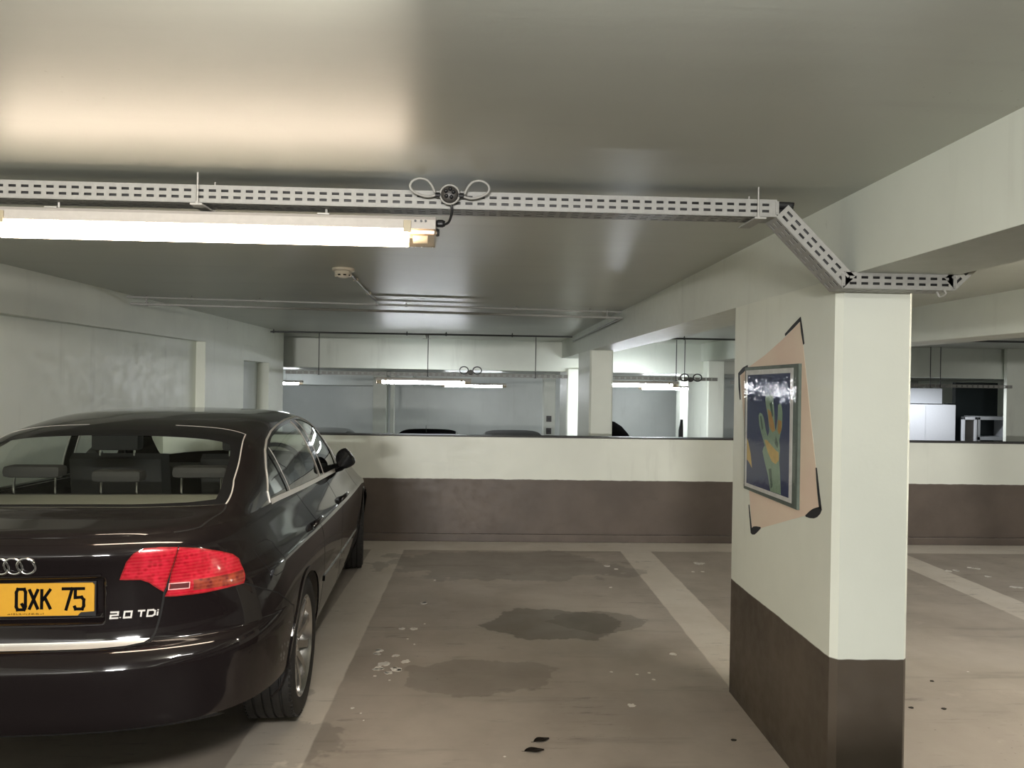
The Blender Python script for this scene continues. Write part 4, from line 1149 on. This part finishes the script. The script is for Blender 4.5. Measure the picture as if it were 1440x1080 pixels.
for v in r['verts']:
    c = v.co.copy(); k = 1 if c.z > 0 else 1.05
    v.co = Vector((1.80+c.x*.548*k, 10.55+c.y*.55*k, (-.10+c.z*1.143) if c.z > 0 else (-.10+c.z*.75)))
tag(obj('dark_hump', bm, M['black_car'], smooth=True), 'dark rounded hump curving down beside the second column, over the low wall', 'cover')  # rounded stand-in for an unidentified dark shape

# switch boxes on a far pier, dark post
for k, (z, h, lab) in enumerate(((.695, .13, 'upper small dark switch box on the far pier beyond the low wall'), (.42, .13, 'lower small dark switch box on the far pier beyond the low wall'))):
    t = thing('switch_box', lab, 'switch', (1.475, 16.39, z))
    bm = B(); box(bm, (-.055, -.05, 0), (.055, .02, h), .008); obj('box_body', bm, M['box_dark'], t)
    bm = B(); box(bm, (-.03, -.062, h*.3), (.03, -.048, h*.7), .003); obj('rocker', bm, M['dark_plastic'], t)
bm = B(); tube(bm, [(2.70, 9.9, -.85), (2.70, 9.9, .95), (2.71, 9.9, 1.10)], .032, 10, taper=lambda t: 1 if t < .8 else .6)
tag(obj('bollard', bm, M['cable_dark'], smooth=True), 'slim black post in the bright bay behind the low wall', 'post')

# ---------------------------------------------------------------- stored things at the right edge of the sunken level
M['white_panel'] = simple('white_board', (.70,.72,.76), .5, 0, .04)
M['pale_panel'] = simple('pale_board', (.50,.52,.55), .5, 0, .05)
M['blackish'] = simple('dark_panel', (.012,.018,.020), .5)
bm = B(); box(bm, (6.9, 13.0, -.85), (8.03, 13.5, 1.285), .01); box(bm, (8.03, 13.03, -.85), (8.61, 13.5, 1.285), .01)
o = tag(obj('white_cabinet', bm, M['white_panel']), 'large white cabinet standing behind the low wall, beyond the near column', 'cabinet')
bm = B(); box(bm, (6.9, 13.1, 1.30), (8.40, 13.6, 1.58), .01)
tag(obj('storage_box', bm, M['pale_panel']), 'pale long box lying on top of the white cabinet', 'box')
bm = B(); box(bm, (8.82, 13.6, -.85), (9.8, 13.7, 1.30), 0); box(bm, (8.98, 13.6, 1.30), (9.8, 13.7, 1.70), 0)
tag(obj('doorway_dark_sheet', bm, M['blackish']), 'tall stepped dark board above and behind the narrow white frame', 'board')  # dark sheet standing in for the shade inside a doorway
t = thing('door_frame', 'narrow white frame standing beside the white cabinet', 'frame', (8.84, 13.0, -.85))
bm = B(); box(bm, (-.13, -.03, 0), (-.09, .03, 1.92), .004); obj('post', bm, M['white_panel'], t)
bm = B(); box(bm, (.09, -.03, 0), (.13, .03, 1.92), .004); obj('post', bm, M['white_panel'], t)
bm = B(); box(bm, (-.13, -.03, 1.87), (.13, .03, 1.92), .004); obj('head_rail', bm, M['white_panel'], t)
bm = B(); box(bm, (-.092, .0, 0), (.092, .02, 1.875)); obj('dark_leaf', bm, M['box_dark'], t)
t = thing('shelf_unit', 'grey open shelf unit beside the narrow white frame, below the dark board', 'shelf', (9.3, 13.05, -.85))
for z in (0.3, 0.9, 1.50, 1.87):
    bm = B(); box(bm, (-.28, -.03, z), (.32, .35, z+.06), .004); obj('shelf_board', bm, M['pale_panel'], t)
for x in (-.28, .28):
    bm = B(); box(bm, (x, -.03, 0), (x+.05, .35, 1.92), .004); obj('side_panel', bm, M['pale_panel'], t)
bm = B(); box(bm, (-.25, .33, 0), (.30, .35, 1.90)); obj('back_panel', bm, M['blackish'], t)

# ---------------------------------------------------------------- lamps out of view: area lights added to brighten walls, ceiling, floor and column
def lamp(x, y, z, L, power, col=WARM, tilt=0.0, rot=0.0):
    d = bpy.data.lights.new('added_lamp', 'AREA'); d.shape = 'RECTANGLE'; d.size = L; d.size_y = .10; d.energy = power; d.color = col
    o = link(bpy.data.objects.new('added_lamp', d)); o.location = (x, y, z); o.rotation_euler = (math.radians(tilt), 0, rot); return o
NEUT = (1.0,.975,.945)
lamp(.2, .70, 2.15, 1.0, LS['oc'], NEUT, 58)
lamp(-1.4, -9.0, 1.90, 1.5, LS['fb2'], NEUT, 85)
lamp(-.05, .66, 2.15, .65, LS['oyl'], (1.0,.93,.84), 60, PI/2)
lamp(6.4, 3.0, 2.06, 1.5, LS['rb'], NEUT, 25)
lamp(7.6, 12.3, 1.70, 1.5, LS['rf'], COOL)
W = bpy.data.worlds.new('World'); sc.world = W; W.use_nodes = True
W.node_tree.nodes['Background'].inputs[0].default_value = (.6,.62,.6,1); W.node_tree.nodes['Background'].inputs[1].default_value = .0

# ---------------------------------------------------------------- camera
cam = bpy.data.cameras.new('camera'); co = link(bpy.data.objects.new('camera', cam))
cam.sensor_fit = 'HORIZONTAL'; cam.sensor_width = 36.0; cam.lens = 1030/1440*36.0; cam.clip_start = .05; cam.clip_end = 100
yaw, pit, rol = .0388, -.0033, .0161
fwd = Vector((math.sin(yaw)*math.cos(pit), math.cos(yaw)*math.cos(pit), math.sin(pit))); right = Vector((math.cos(yaw), -math.sin(yaw), 0)); down = fwd.cross(right)
r2 = right*math.cos(rol)-down*math.sin(rol); d2 = right*math.sin(rol)+down*math.cos(rol)
co.matrix_world = Matrix(((r2.x, -d2.x, -fwd.x, 0), (r2.y, -d2.y, -fwd.y, 0), (r2.z, -d2.z, -fwd.z, 1.58), (0, 0, 0, 1)))
sc.camera = co
sc.view_settings.view_transform = 'Standard'; sc.view_settings.look = 'None'; sc.view_settings.gamma = 1.0; sc.view_settings.use_curve_mapping = False
sc.view_settings.exposure = 1.25
sc.cycles.max_bounces = 10; sc.cycles.diffuse_bounces = 6; sc.cycles.glossy_bounces = 4; sc.cycles.transparent_max_bounces = 12
sc.cycles.sample_clamp_indirect = 4.0
